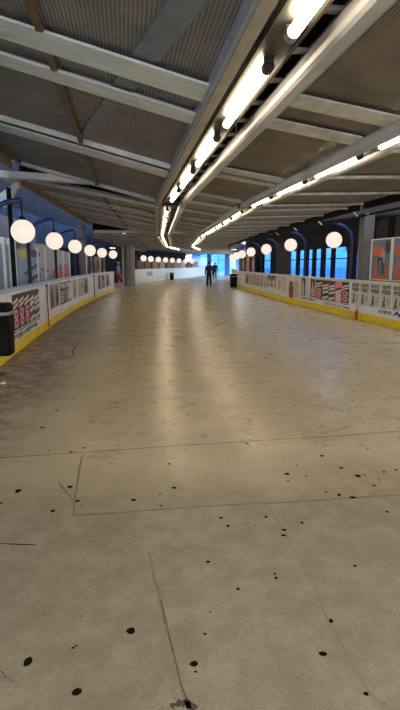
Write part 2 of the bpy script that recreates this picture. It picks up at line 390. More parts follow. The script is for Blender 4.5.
for i, (o, a, t0, t1) in enumerate(bays):
    SL[0] = (.25, .19, .02, -.02, -.02)[i]; MP = M_PANEL if i == 0 else M_PANEL2; MPR = M_PANELR if i == 0 else M_PANEL2
    L0 = -2.5; R0 = 6.0
    mb = MB(); mb.box(L0 - .3, R0 + .8, t0 - .02, t1 + .9, 4.06 + .1 * (i % 2), 4.16 + .1 * (i % 2), M_ROOF)
    c = mb.build('ceiling', loc=o, rz=a); tag(c, kind='structure')
    mb = MB(); slab(mb, L0, .74, t0, t1, lambda q: zl(q) + .07, .02, MP); mb.build('ceiling_panel', c)
    mb = MB(); slab(mb, 1.52, 3.3, t0, t1, lambda q: zr(q) + .06, .02, MPR); mb.build('ceiling_panel', c)
    mb = MB(); slab(mb, 3.3, R0, t0, t1, lambda q: zr(q) + .06, .02, MPR); mb.build('ceiling_panel', c)
    # beams: pairs on the left, matching pairs on the right
    if i == 0: pl = [(.4, .75), (4.42, 4.84), (5.24, 5.58), (8.12, 8.2), (8.45, 8.95), (12.25, 12.45)]; pr = [(.9, 1.3), (5.1, 5.45), (5.95, 6.3), (8.95, 9.3), (9.6, 9.85), (12.2, 12.42)]
    else:
        n = 6; st = (t1 - t0) / n; pl = []; pr = []
        for k in range(n):
            q = t0 + st * k + .1; pl += [(q, q + .4)] + ([(q + .8, q + 1.1)] if k % 2 else []); pr += [(q + .5, q + .85)]
        pl.append((t1 - .25, t1)); pr.append((t1 - .25, t1))
    for (q0, q1) in pl:
        mb = MB(); beam(mb, L0 + .02, .74, q0, q1, zl, .07, M_BEAM if i == 0 else M_BEAM2); mb.build('cross_beam', c)
    for (q0, q1) in pr:
        mb = MB(); beam(mb, 1.54, 2.82, q0, q1, zr, .06, M_BEAM2); mb.build('cross_beam', c)
    q = t0 + .6
    while q < t1:
        mb = MB(); beam(mb, 3.36, R0 - .02, q, q + .14, zr, .04, M_BEAM2); mb.build('cross_beam', c); q += 2.05
    mb = MB(); slab(mb, 2.82, 2.98, t0, t1, lambda q: zr(2.9) - .09, .02, M_BLUEBEAM); mb.box(2.82, 2.84, t0, t1, zr(2.9) - .07, zr(2.8) - .005, M_BLUEBEAM); mb.build('edge_rail', c)
    mb = MB(); mb.box(.75, .845, t0, t1, 2.985, 3.05, M_RAIL); mb.box(.72, .75, t0, t1, 3.0, 3.12, M_BLUEBEAM); mb.build('edge_rail', c)
    mb = MB(); mb.box(1.5, 1.53, t0, t1, 3.16, 3.28, M_RAIL); mb.build('edge_rail', c)
    ends = sorted([x for b_ in pl for x in b_]); ends = [t0] + ends + [t1]
    for k in range(0, len(ends) - 1, 2):
        if ends[k + 1] - ends[k] > .3:
            mb = MB(); z = zl(-.62); mb.box(-.645, -.585, ends[k] + .01, ends[k + 1] - .01, z - .01, z + .068, M_BATTEN); mb.build('batten', c)
            if i == 0:
                mb = MB(); z = zl(-2.4); mb.box(-2.32, -2.26, ends[k] + .01, ends[k + 1] - .01, z - .02, z + .04, M_BATTEN); mb.build('batten', c)
    mb = MB(); mb.box(L0 - .06, L0, t0, t1, zl(L0) - .14, zl(L0) + .12, M_EAVE); mb.box(L0 - .05, L0 - .01, t0, t1, zl(L0) + .12, 4.06, M_ROOF); mb.build('eave_fascia', c)
    mb = MB(); mb.box(R0, R0 + .07, t0, t1, zr(R0) - .1, 4.06, M_DARKW); mb.build('eave_fascia', c)
    # diagonal brace
    if i < 2:
        mb = MB()
        for (la, ta, lb, tb, w) in ((-.05, 5.6, .7, 2.0, .1), (-.55, 8.0, -.05, 5.6, .09)) if i == 0 else ((-.6, 6, .6, 3, .08),):
            for z_ in (0,):
                d = Vector((lb - la, tb - ta)).normalized(); n = Vector((-d.y, d.x)) * w
                P = [(la - n.x, ta - n.y), (lb - n.x, tb - n.y), (lb + n.x, tb + n.y), (la + n.x, ta + n.y)]
                mb.hexa([(p[0], p[1], zl(p[0]) + .05) for p in P][::-1] + [(p[0], p[1], zl(p[0]) + .069) for p in P][::-1], M_BLUEBEAM if i else mat('brace_dull', (.20, .23, .28), .55, var=.2, scale=6))
        mb.build('diagonal_brace', c)
    # cross girder at the bay joint, carried on posts outside the barriers
    if i < 4:
        gl, gz = ((-4.3, 3.62), (-2.4, 3.14), (-2.4, 3.1), (-2.4, 3.1))[i]
        mb = MB(); tg = t1 + .02; mb.hexa([(gl, tg, gz), (6.7, tg, 3.12), (6.7, tg + .26, 3.12), (gl, tg + .26, gz), (gl, tg, gz + .15), (6.7, tg, 3.27), (6.7, tg + .26, 3.27), (gl, tg + .26, gz + .15)], M_BEAM)
        mb.build('cross_girder', c)
    # --- lighting trunks, cable ducts, cable ladder
    nm = BAYN[i]
    for run, lat in ((0, 1.045), (1, 3.07)):
        e = empty('ceiling_light_trunk', o, a, f"cream lighting trunk {'with lit fluorescent tubes' if i < 4 else 'without lit tubes'}, {('left-hand','right-hand')[run]} run, {nm} ceiling bay", 'ceiling light', 'fluorescent light trunks')
        mb = MB(); zt = 3.05
        mb.box(lat - .115, lat + .115, t0 + .05, t1 - .15, zt, zt + .025, M_TRUNK)
        for sg in (-1, 1): mb.box(lat + sg * .115 - .012, lat + sg * .115 + .012, t0 + .05, t1 - .15, zt - .022, zt + .05, M_TRUNK)
        mb.build('housing', e)
        q = {0: (-2.4, -1.72)}.get(i, (t0 + .4, t0 + .75))[run]
        lit_to = t1 - .1 if i < 3 else (t0 + 9.0 if i == 3 else -99)
        while q + 1.5 < lit_to:
            mb = MB(); mb.tube([(lat, q, zt - .062), (lat, q + 1.5, zt - .062)], .037, M_TUBE, 12); mb.build('tube', e, smooth=False)
            for zz, dy in ((q - .05, 1), (q + 1.55, -1)):
                mb = MB(); mb.tube([(lat, zz, zt - .062), (lat, zz + dy * .07, zt - .062)], .042, M_HOLD if dy > 0 else M_CLEAR, 12); mb.box(lat - .03, lat + .03, zz - .02, zz + .04, zt - .05, zt, M_HOLD if dy > 0 else M_CLEAR); mb.build('tube_socket', e)
            q += 2.07
        for q in (t0 + 1.5, (t0 + t1) / 2, t1 - 1.5):
            mb = MB(); mb.tube([(lat + .07, q, zt + .02), (lat + .07, q, 4.05 if run == 0 else zr(lat + .07))], .008, M_HOLD, 6); mb.build('hanger', e)
        dl = (1.43, 3.39)[run]
        e = empty('ceiling_cable_duct', o, a, f"grey rounded cable duct beside the {('left-hand','right-hand')[run]} light run, {nm} ceiling bay", 'cable duct', 'cable ducts beside the lights')
        mb = MB(); pr_ = [(-.09, .06), (-.09, .0), (-.075, -.03), (-.045, -.045), (.045, -.045), (.075, -.03), (.09, 0), (.09, .06)]
        zd = 3.05; n = len(pr_)
        mb.add([(dl + x, t0 + .02, zd + z) for x, z in pr_] + [(dl + x, t1 - .2, zd + z) for x, z in pr_],
               [tuple(range(n)), tuple(range(2 * n - 1, n - 1, -1))] + [(k, n + k, n + (k + 1) % n, (k + 1) % n) for k in range(n)], M_DUCT)
        mb.build('casing', e)
        for q in (t0 + 1.0, t0 + 5.1, t0 + 9.2, t1 - .6):
            mb = MB(); mb.box(dl - .098, dl + .098, q, q + .05, zd + .06, zd + .085, M_DUCT); mb.tube([(dl, q + .02, zd + .08), (dl, q + .02, 4.05 if run == 0 else zr(dl))], .01, M_DUCT, 6); mb.build('bracket', e)
    if i < 3:
        e = empty('ceiling_cable_ladder', o, a, f"dark slot with brown cable ladder rungs above the left-hand lights, {nm} ceiling bay", 'cable ladder', 'cable ladders in the ceiling slot')
        for x in (.9, 1.44):
            mb = MB(); mb.box(x - .015, x + .015, t0 + .05, t1 - .1, 3.14, 3.2, M_RAIL); mb.build('side_rail', e)
        mb = MB(); q = t0 + .3; mb.box(.84, 1.5, 0, .05, 3.15, 3.18, M_RAIL); r0 = mb.build('rung', e); r0.location = (0, q, 0); q += .62
        while q < t1 - .2:
            rr = r0.copy(); C.objects.link(rr); rr.parent = e; rr.location = (0, q, 0); q += .62

# ------------------------------------------------------------------ barriers
def barrier(cv, cuts, names, mboard, mcap, zt, label, kick=.2):
    for (s0, s1), nm in zip(zip(cuts, cuts[1:]), names):
        p, d = cv.at(s0)
        e = empty('barrier_board', (0, 0, 0), 0, label % nm, 'barrier', 'white barrier boards'); 
        mb = MB(); strip(mb, cv, s0 + .015, s1 - .015, .02, zt - .05, -.06, 0, mboard); mb.build('panel', e)
        mb = MB(); strip(mb, cv, s0 + .015, s1 - .015, 0, kick, -.05, .012, M_YEL); mb.build('kick_strip', e)
        mb = MB(); strip(mb, cv, s0, s1, zt - .06, zt, -.11, .02, mcap); mb.build('top_rail', e)
        mb = MB()
        q = s0 + .4
        while q < s1:
            a, d = cv.at(q, -.065); b, _ = cv.at(q, -.5)
            mb.tube([(a.x, a.y, zt - .1), (b.x, b.y, .01)], .02, M_DARKW, 6); q += 3.0
        mb.build('rear_strut', e)
sl = [0, LW.hit(47, 328)[0], LW.hit(94, 300)[0], LW.hit(114.5, 292.5)[0]]
barrier(LW, sl, ('nearest section behind the black bin', 'middle section with faded posters', 'far section ending by the concrete pillar'), M_BOARDL, M_CAPRAIL, 1.17, 'left white barrier board with blue-grey rail, %s')
sr = [0, RW.hit(358, 318)[0], RW.hit(287, 301)[0], RW.hit(262, 294.5)[0], RW.hit(238, 287)[0], RW.len]
barrier(RW, sr, ('nearest section with grey silhouette posters', 'section with pink posters', 'section with the torn brown poster', 'section with reddish posters above', 'last section beyond the black bin'), M_BOARD, M_CAPRAILW, 1.14, 'right white barrier board with yellow kick strip, %s')
# far white hoarding
e = empty('barrier_board', (0, 0, 0), 0, 'long plain white barrier curving away beyond the concrete pillar', 'barrier')
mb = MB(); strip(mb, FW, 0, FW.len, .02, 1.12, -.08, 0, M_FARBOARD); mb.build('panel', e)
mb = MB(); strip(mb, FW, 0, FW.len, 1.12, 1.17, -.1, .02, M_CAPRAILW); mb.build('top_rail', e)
mb = MB(); a0, d0 = FW.at(0); strip(mb, FW, 0, .5, .0, 1.1, .0, .02, mat('board_end_tan', (.34, .26, .19), .6)); mb.build('end_panel', e)
mb = MB(); strip(mb, FW, 4.0, 5.6, .55, .95, .001, .006, mat('notice_blue', (.16, .34, .66), .5)); tag(mb.build('notice'), 'pale blue notice on the long white far barrier', 'notice')

# ------------------------------------------------------------------ posters
def glyphs(mb, cv, s0, s1, z0, z1, off, m, n, seed):
    """a line of heavy, unreadably small letters"""
    rnd = random.Random(seed); w = (s1 - s0) / n
    for k in range(n):
        a = s0 + k * w + w * .1; b = s0 + (k + 1) * w - w * .1; st = w * .26; h = (z1 - z0)
        strip(mb, cv, a, a + st, z0, z1, off, off + .003, m)
        c = rnd.randrange(4)
        if c != 0: strip(mb, cv, b - st, b, z0 if c != 1 else z0 + h * .45, z1, off, off + .003, m)
        strip(mb, cv, a + st, b - st, z1 - h * .22, z1, off, off + .003, m)
        if c != 2: strip(mb, cv, a + st, b - st, z0 + h * .4, z0 + h * .58, off, off + .003, m)
        if c != 1: strip(mb, cv, a + st, b - st, z0, z0 + h * .2, off, off + .003, m)
def box_px(cv, x0, y0, x1, y1, off=.004):
    q0, zt0 = cv.hit(x0, y0, off); q1, zb1 = cv.hit(x1, y1, off)
    return min(q0, q1), max(q0, q1), min(zt0, zb1), max(zt0, zb1)
def ringpoly(q0, q1, z0, z1, n=14, sq=.6):
    pts = []
    for i in range(n):
        a = 2 * math.pi * i / n; c, s_ = math.cos(a), math.sin(a)
        pts.append(((q0 + q1) / 2 + (q1 - q0) / 2 * math.copysign(abs(c) ** sq, c), (z0 + z1) / 2 + (z1 - z0) / 2 * math.copysign(abs(s_) ** sq, s_)))
    return pts
# grey posters with a black silhouette
GREYX = [(351, 359.3), (359.6, 369), (369.4, 380), (380.4, 391.5), (392, 404)]
for k, (xa, xb) in enumerate(GREYX):
    q1, _ = RW.hit(xa, 300); q0, _ = RW.hit(xb, 300)
    e = empty('poster', (0, 0, 0), 0, f"grey poster with black silhouette, {['fifth from the right edge, next to pink posters','fourth from the right edge','third from the right edge','second from the right edge','at the right edge of the picture'][k]}", 'poster', 'grey silhouette posters')
    z0, z1 = .43, 1.07; w = q1 - q0; mm = M_PAPER
    mb = MB(); strip(mb, RW, q0 + .01, q1 - .01, z0, z1, .001, .005, mm); mb.build('sheet', e)
    mb = MB()
    # right wall runs right to left in s, so text start is at the high-s side; letters are unreadable blocks
    glyphs(mb, RW, q0 + w * .12, q1 - w * .1, .94, 1.04, .005, M_TEXT, 5, k); mb.build('lettering', e); mb = MB(); glyphs(mb, RW, q0 + w * .12, q1 - w * .1, .81, .915, .005, M_TEXT, 5, k + 9); mb.build('lettering', e); mb = MB()
    for j in range(4): strip(mb, RW, q0 + w * .14, q0 + w * .40, .68 - j * .04, .692 - j * .04, .005, .007, M_TEXT)
    mb.build('small_print', e)
    mb = MB(); cx = q0 + w * .66; u = w * .15
    figs = [[(cx - u * .5, .74), (cx + u * .1, .75), (cx + u * .35, .69), (cx, .655), (cx + u * .9, .60), (cx + u * .2, .60), (cx + u * .7, .52), (cx + u * 1.1, .46), (cx + u * .5, .44), (cx - u * .1, .53), (cx - u * .9, .47), (cx - u * 1.1, .51), (cx - u * .4, .58), (cx - u * .6, .66)]]
    for p_ in figs: poly(mb, RW, p_, .005, .003, M_INK)
    mb.build('silhouette', e)
# pink and black posters, right then left
def pink_poster(cv, q0, q1, z0, z1, style, label, grp, flip):
    e = empty('poster', (0, 0, 0), 0, label, 'poster', grp); w = q1 - q0; h = z1 - z0
    mb = MB(); strip(mb, cv, q0 + .008, q1 - .008, z0, z1, .001, .005, M_PINK if style == 2 else (M_DARKRED if style == 1 else M_INK)); mb.build('sheet', e)
    mb = MB()
    def stripe(za, zb, m, tilt):
        t_ = tilt * (-1 if flip else 1)
        poly(mb, cv, [(q0 + w * .06, z0 + h * za - t_ * h), (q1 - w * .06, z0 + h * za + t_ * h), (q1 - w * .06, z0 + h * zb + t_ * h), (q0 + w * .06, z0 + h * zb - t_ * h)], .005, .002, m); mb.build('stripe', e); mb.__init__()
    if style == 1:
        for za in (.12, .38, .56, .70): stripe(za, za + .10, M_PAPERW, .045)
    elif style == 2:
        stripe(.62, .70, M_INK, .05); stripe(.50, .57, M_PAPERW, .05)
    else:
        stripe(.78, .86, M_PAPERW, .05); stripe(.66, .73, M_PAPERW, .05)
    stripe(.03, .07, M_PAPERW, 0)
    if style != 1:
        mb = MB()
        fm, hm = (M_PINK, M_INK) if style == 0 else (M_PAPERW, M_PINK)
        for za, zb in ((.12, .36), (.36, .60)) if style == 0 else ((.10, .30), (.28, .47)):
            poly(mb, cv, ringpoly(q0 + w * .16, q1 - w * .16, z0 + h * za, z0 + h * zb), .005, .002, fm)
            poly(mb, cv, ringpoly(q0 + w * .40, q1 - w * .40, z0 + h * (za + .07), z0 + h * (zb - .07)), .007, .002, hm)
        mb.build('numeral', e)
px = [315.5, 322.2, 328.8, 335.2, 341.8, 349.3]
whichR = ['first, beside the dark grey posters', 'second, with white slanted lines', 'third, with white slanted lines', 'fourth, an all pink sheet', 'last, beside the silhouette posters']
for k in range(5):
    q1, _ = RW.hit(px[k], 292); q0, _ = RW.hit(px[k + 1], 292)
    pink_poster(RW, q0, q1, .36, 1.05, (0, 1, 1, 2, 0)[k], f"pink and black poster on the right barrier, {whichR[k]}", 'pink posters on the right barrier', True)
pxl = [12.5, 18.5, 24.3, 29.6, 34.6, 39.4]
for k in range(5):
    q0, _ = LW.hit(pxl[k], 310); q1, _ = LW.hit(pxl[k + 1], 310)
    pink_poster(LW, q0, q1, .36, 1.05, (0, 0, 0, 1, 1)[k], f"pink and black poster on the left barrier, {ORD[k]} along from the black bin", 'pink posters on the left barrier', False)
# lettering along the white bands
def board_text(cv, xa, xb, y, z0, z1, n, m, label, seed):
    qa, _ = cv.hit(xa, y); qb, _ = cv.hit(xb, y); mb = MB(); glyphs(mb, cv, min(qa, qb), max(qa, qb), z0, z1, .001, m, n, seed)
    tag(mb.build('board_lettering'), label, 'lettering')
board_text(LW, 12, 38, 335, .235, .325, 12, M_TEXT, 'dark lettering along the white band under the left pink posters', 3)
board_text(RW, 378, 391.5, 312, .30, .39, 10, M_BLUEINK, 'blue lettering low on the right barrier at the picture edge', 4)
board_text(RW, 323, 340, 306, .235, .31, 14, M_GREYP, 'faint grey lettering under the right pink posters', 5)
board_text(RW, 301, 315, 302, .26, .35, 9, M_BLUEINK, 'blue lettering under the dark grey posters', 6)
board_text(RW, 341, 349, 310, .24, .30, 8, M_BLUEINK, 'small blue lettering beside the red marker post', 8)
mb = MB(); qa, _ = RW.hit(403, 316); qb, _ = RW.hit(393, 314)
poly(mb, RW, [(qa + (qb - qa) * u, 0.33 + v) for u, v in ((0, 0), (.2, .08), (.35, .02), (.55, .1), (.8, .05), (1, -.04), (.75, -.02), (.55, .02), (.4, -.07), (.25, .0))], .001, .004, M_BLUEINK)
tag(mb.build('emblem'), 'blue zigzag emblem at the right edge after the blue lettering', 'emblem')
# other posters: (curve, x0, x1, yref, z0, z1, sheet, marks, label)
def plain_poster(cv, xa, xb, y, z0, z1, m, marks, label, grp, seed):
    qa, _ = cv.hit(xa, y); qb, _ = cv.hit(xb, y); q0, q1 = min(qa, qb), max(qa, qb); w = q1 - q0; h = z1 - z0
    e = empty('poster', (0, 0, 0), 0, label, 'poster', grp); rnd = random.Random(seed)
    mb = MB(); strip(mb, cv, q0 + .01, q1 - .01, z0, z1, .001, .005, m); mb.build('sheet', e)
    mb = MB()
    if 'head' in marks: glyphs(mb, cv, q0 + w * .08, q1 - w * .08, z0 + h * .72, z0 + h * .95, .005, marks['head'], 5, seed)
    if 'lines' in marks:
        for j in range(5): strip(mb, cv, q0 + w * .1, q0 + w * rnd.uniform(.5, .9), z0 + h * (.1 + .11 * j), z0 + h * (.15 + .11 * j), .005, .008, marks['lines'])
    if 'blob' in marks: poly(mb, cv, [(q0 + w * u, z0 + h * v) for u, v in ((.3, .05), (.7, .05), (.8, .4), (.62, .62), (.6, .85), (.42, .85), (.36, .6), (.2, .4))], .005, .003, marks['blob'])
    if 'col' in marks: strip(mb, cv, q0 + w * .55, q1 - w * .08, z0 + h * .1, z0 + h * .9, .005, .008, marks['col'])
    if mb.v: mb.build('print', e)
pp = plain_poster; G = 'faded posters on the left barrier'
pp(LW, 50, 54.8, 305, .42, 1.06, M_GREYP, {'blob': M_BROWNP, 'lines': M_TEXT}, 'faded grey poster with brown print just past the red seam on the left', G, 1)
pp(LW, 55.2, 59.5, 305, .42, 1.06, M_GREYP, {'blob': M_TEXT}, 'faded grey poster with dark figure, second past the red seam on the left', G, 2)
pp(LW, 60.5, 66, 302, .40, 1.05, M_TEXT, {'head': M_PAPERW, 'lines': M_PAPERW}, 'dark poster with white lettering, nearer of two on the left barrier', G, 3)
pp(LW, 66.4, 71.5, 302, .40, 1.05, M_TEXT, {'head': M_PAPERW, 'lines': M_PAPERW, 'col': M_PAPERW}, 'dark poster with white lettering, farther of two on the left barrier', G, 4)
pp(LW, 73, 77, 298, .40, 1.05, M_PALEPINK, {'blob': M_GREYP}, 'pale pink poster on the left barrier beyond the white lettering', G, 5)
pp(LW, 78.5, 83.5, 296, .40, 1.05, M_GREYP, {'lines': M_PAPERW, 'head': M_PAPERW}, 'grey poster with pale lines before the dark strap on the left barrier', G, 6)
pp(LW, 84, 88.5, 296, .40, 1.05, M_GREYP, {'lines': M_TEXT, 'blob': M_TEXT}, 'grey poster with dark print before the dark strap on the left barrier', G, 7)
pp(LW, 98.5, 101.5, 293, .40, 1.05, M_INK, {'col': M_PINK}, 'black and pink poster on the far left section', G, 8)
pp(LW, 102, 105, 292, .40, 1.05, M_BROWNP, {'lines': M_PAPER}, 'red-brown poster on the far left section', G, 9)
pp(LW, 106, 109.5, 291, .40, 1.05, M_GREYP, {'blob': M_TEXT}, 'grey poster at the end of the far left section', G, 10)
G = 'mixed posters on the right barrier'
pp(RW, 301, 305.4, 290, .40, 1.06, M_TEXT, {'blob': M_PAPER, 'col': M_GREYP}, 'dark grey poster with pale figure beside the torn brown poster', G, 11)
pp(RW, 305.7, 310, 290, .36, 1.06, M_PAPERW, {'lines': M_PAPER, 'col': M_PAPER}, 'plain whitish poster between the two dark grey posters', G, 12)
pp(RW, 310.3, 315, 290, .40, 1.06, M_TEXT, {'blob': M_PALEPINK, 'lines': M_PAPER}, 'dark grey poster with pale lines beside the first pink poster', G, 13)
pp(RW, 276, 281, 286, .46, 1.04, M_PALEPINK, {'head': M_PAPERW, 'col': M_PAPERW}, 'pale pink poster with white lettering, nearer the torn brown poster', G, 14)
pp(RW, 281.4, 286.6, 286, .40, 1.04, M_PAPERW, {'head': M_PALEPINK, 'lines': M_PALEPINK}, 'white poster with pink lettering next to the torn brown poster', G, 15)
pp(RW, 267.6, 271.4, 284, .52, 1.04, M_INK, {'blob': M_PAPERW, 'lines': M_PAPERW}, 'small black poster with white figure, farther of the pair', G, 16)
pp(RW, 271.7, 275.6, 284, .52, 1.04, M_INK, {'blob': M_PAPERW, 'lines': M_PAPERW}, 'small black poster with white figure, nearer of the pair', G, 17)
for k, (xa, xb) in enumerate(((245.5, 248.6), (249, 252.2), (252.6, 255.8), (256.2, 259.2), (259.6, 263), (263.4, 267))):
    pp(RW, xa, xb, 280, .40, 1.02, (M_GREYP, M_PALEPINK, M_GREYP, M_ROSE, M_PALEPINK, M_PAPER)[k], ({'blob': M_TEXT}, {'lines': M_GREYP}, {'col': M_PALEPINK}, {'lines': M_TEXT}, {'blob': M_GREYP}, {'lines': M_GREYP})[k],
       f"small faded pinkish grey poster, {ORD[k]} along from the far black bin", 'small faded posters near the far bin', 20 + k)
# torn brown and rose poster
e = empty('poster', (0, 0, 0), 0, 'torn brown and rose poster hanging over the right barrier', 'poster')
q1, _ = RW.hit(288, 285); q0, _ = RW.hit(300, 290); w = q1 - q0
mb = MB(); poly(mb, RW, [(q0 + w * u, z) for u, z in ((0, .30), (.1, .2), (.25, .28), (.45, .12), (.6, .2), (.75, .1), (.95, .22), (1, .9), (.9, 1.08), (.5, 1.10), (.2, 1.08), (.02, 1.0))], .001, .005, M_PAPERW); mb.build('sheet', e)
mb = MB(); poly(mb, RW, [(q0 + w * u, z) for u, z in ((.55, .2), (.82, .14), (.9, .5), (.86, .88), (.58, .9), (.5, .5))], .006, .004, M_BROWNP); mb.build('brown_print', e)
mb = MB(); poly(mb, RW, [(q0 + w * u, z) for u, z in ((.08, .3), (.45, .2), (.5, .55), (.46, .8), (.3, .98), (.1, .85))], .006, .004, M_ROSE); mb.build('rose_print', e)

# red strap on the left seam, dark strap further, red marker post on the right
def strap(cv, x, y, z0, z1, m, w, label, cat, name):
    q, _ = cv.hit(x, y); mb = MB(); strip(mb, cv, q - w, q + w, z0, z1, .012 if z0 < .2 else .001, .03, m); strip(mb, cv, q - w * 1.6, q + w * 1.6, z1 - .06, z1, .001, .036, M_INK)
    tag(mb.build(name), label, cat)
strap(LW, 47.3, 310, .03, 1.10, mat('strap_rust', (.30, .06, .04), .6), .03, 'rusty red strap down the first seam of the left barrier', 'strap', 'seam_strap')
strap(LW, 94, 290, .10, 1.10, M_INK, .06, 'black strap down the second seam of the left barrier', 'strap', 'seam_strap')
e = empty('marker_post', (0, 0, 0), 0, 'short red marker post with a white head against the right barrier', 'marker post')
q, _ = RW.hit(358.2, 320); p, d = RW.at(q, .07); e.location = (p.x, p.y, 0)
mb = MB(); mb.lathe([(.035, 0), (.035, .26), (.028, .28)], M_RED, 12); mb.build('post', e, True)
mb = MB(); mb.lathe([(.028, .28), (.045, .30), (.045, .38), (.02, .42)], mat('marker_white', (.7, .62, .6), .5), 12); mb.build('head', e, True)

# ------------------------------------------------------------------ bins
def bin_(loc, rz, w, d, h, label, z0=0.0, legs=False):
    e = empty('litter_bin', (loc[0], loc[1], 0), rz, label, 'bin')
    mb = MB(); prof = []
    n = 20
    def ring(sc, z):
        pts = []
        for k in range(n):
            a = 2 * math.pi * k / n; c, s_ = math.cos(a), math.sin(a)
            pts.append((w / 2 * sc * math.copysign(abs(c) ** .45, c), d / 2 * sc * math.copysign(abs(s_) ** .45, s_), z))
        return pts
    def loft(mb, rr, m):
        vs = [p for r_ in rr for p in r_]; fs = []
        for i in range(len(rr) - 1):
            for k in range(n): fs.append((i * n + k, i * n + (k + 1) % n, (i + 1) * n + (k + 1) % n, (i + 1) * n + k))
        fs.append(tuple(range(n - 1, -1, -1))); fs.append(tuple((len(rr) - 1) * n + k for k in range(n))); mb.add(vs, fs, m)
    loft(mb, [ring(.88, z0), ring(.90, z0 + .02), ring(.98, z0 + h * .78)], M_BLACK); mb.build('body', e, True)
    mb = MB(); loft(mb, [ring(1.0, z0 + h * .78), ring(1.05, z0 + h * .80), ring(1.05, z0 + h * .84), ring(.98, z0 + h * .85)], M_BAG); mb.build('bag_rim', e, True)
    mb = MB(); loft(mb, [ring(.96, z0 + h * .85), ring(1.0, z0 + h * .95), ring(.8, z0 + h)], M_BLACK); mb.build('lid', e, True)
    if legs:
        mb = MB(); mb.box(-.08, .08, d / 2 * .9, d / 2 * .9 + .12, z0 + .2, z0 + .5, M_BLACK); mb.tube([(w * .3, d * .3, z0 + .03), (w * .3, d * .3, z0 - .09)], .016, M_BLACK, 8); mb.build('wall_bracket', e)
    return e
q, _ = LW.hit(4, 362); p, d = LW.at(LW.hit(2.0, 358)[0] - 1.02, .26)
bin_((p.x, p.y), math.atan2(d.y, d.x), .44, .34, .72, 'black litter bin mounted on the left barrier at the picture edge', .34, True)
p, d = RW.at(RW.hit(238.5, 286.5)[0], .36)
bin_((p.x, p.y), 0, .52, .52, .92, 'black litter bin at the far end of the right barrier')
p, d = FW.at(FW.hit(168.5, 281)[0], .35)
bin_((p.x, p.y), 0, .42, .42, .75, 'small black litter bin against the long white far barrier')
# litter by the left barrier
def scrap(x, y, r, m, label, hgt=.02):
    g = gnd(x, y); mb = MB(); k = 8; rnd = random.Random(int(x * 7 + y))
    low = [(r * rnd.uniform(.6, 1.2) * math.cos(6.28 * i / k), r * rnd.uniform(.5, 1.1) * math.sin(6.28 * i / k), .002) for i in range(k)]
    top = [(q[0] * .75 + .004, q[1] * .75, hgt * rnd.uniform(.5, 1)) for q in low]
    mb.add(low + top, [tuple(range(k - 1, -1, -1)), tuple(range(k, 2 * k))] + [(i, (i + 1) % k, k + (i + 1) % k, k + i) for i in range(k)], m)
    tag(mb.build('litter_scrap', loc=(g[0], g[1], 0)), label, 'litter', 'litter by the left barrier')
scrap(2.5, 375, .06, M_INK, 'dark crumpled litter on the floor below the left bin', .05)
scrap(3, 384, .045, M_PAPERW, 'white crumpled paper on the floor at the left picture edge', .03)
scrap(24.5, 386.5, .05, mat('scrap_dull', (.42, .38, .34), .8), 'pale flattened paper scrap on the floor by the left barrier', .008)
scrap(51, 340, .04, M_PAPERW, 'tiny white paper scrap on the floor below the red seam', .012)

# ------------------------------------------------------------------ globe lamps
def globe_lamp(cv, x, y, dia, label, grp, back=.16, reach=.58):
    """pole behind the barrier, blue arm arching over it, lit globe under the tip"""
    off = reach - back; q, z = cv.hit(x, y, off)
    p, d = cv.at(q, -back); n = Vector((d.y, -d.x)) * (1 if cv.side == 'L' else -1)
    e = empty('globe_lamp', (p.x, p.y, 0), math.atan2(n.y, n.x), label, 'lamp', grp)     # local X points to the walkway
    top = z + .02
    mb = MB(); mb.tube([(0, 0, 0), (0, 0, top)], .042, mat('pole_navy', (.008, .014, .04), .6), 10); mb.build('pole', e, True)
    mb = MB(); mb.lathe([(.09, 0), (.09, .02), (.05, .05)], M_BLUEARM, 12); mb.build('base_plate', e)
    pts = [(reach * (1 - math.cos(a_)), 0, top + .46 * math.sin(a_)) for a_ in [math.pi / 2 * k / 10 for k in range(11)]]
    mb = MB(); mb.tube(pts, .04, M_BLUEARM, 10); mb.build('arm', e, True)
    mb = MB(); mb.tube([(reach, 0, top + .46), (reach, 0, z + dia / 2)], .012, M_DARKW, 8); mb.lathe([(.05, z + dia / 2 - .012), (.05, z + dia / 2 + .03), (.02, z + dia / 2 + .05)], M_DARKW, 12, (reach, 0, 0)); mb.build('hanger', e, True)
    mb = MB(); N_ = 14; mb.lathe([(max(.002, dia / 2 * math.sin(math.pi * i / N_)), z - dia / 2 * math.cos(math.pi * i / N_)) for i in range(N_ + 1)], M_GLOBE, 26, (reach, 0, 0)); mb.build('globe', e, True)
for k, (x, y) in enumerate([(23, 231.5), (54.5, 241), (75, 246.5), (90, 250.5), (102, 252.8), (113, 254.5)]):
    globe_lamp(LW, x, y, (.37, .385, .40, .42, .43, .43)[k], f"lit globe lamp on blue arm over the left barrier, {ORD[k]} from the near end", 'globe lamps over the left barrier')
for k, (x, y) in enumerate([(334, 240), (290.8, 245), (266.3, 249.3), (251, 252), (242, 254.3), (236.5, 256), (232.8, 257.6)]):
    globe_lamp(RW, x, y, .48, f"lit globe lamp on blue arm over the right barrier, {ORD[k]} from the near end", 'globe lamps over the right barrier')
for k, (x, y) in enumerate([(143.5, 258.3), (150.8, 259), (158.3, 259.6), (165.5, 260), (172.3, 260.4), (179, 260.8), (185.5, 261.2), (192, 261.5)]):
    globe_lamp(FW, x, y, .50, f"lit globe lamp above the long white far barrier, {ORD[k]} from the concrete pillar", 'globe lamps over the far barrier')

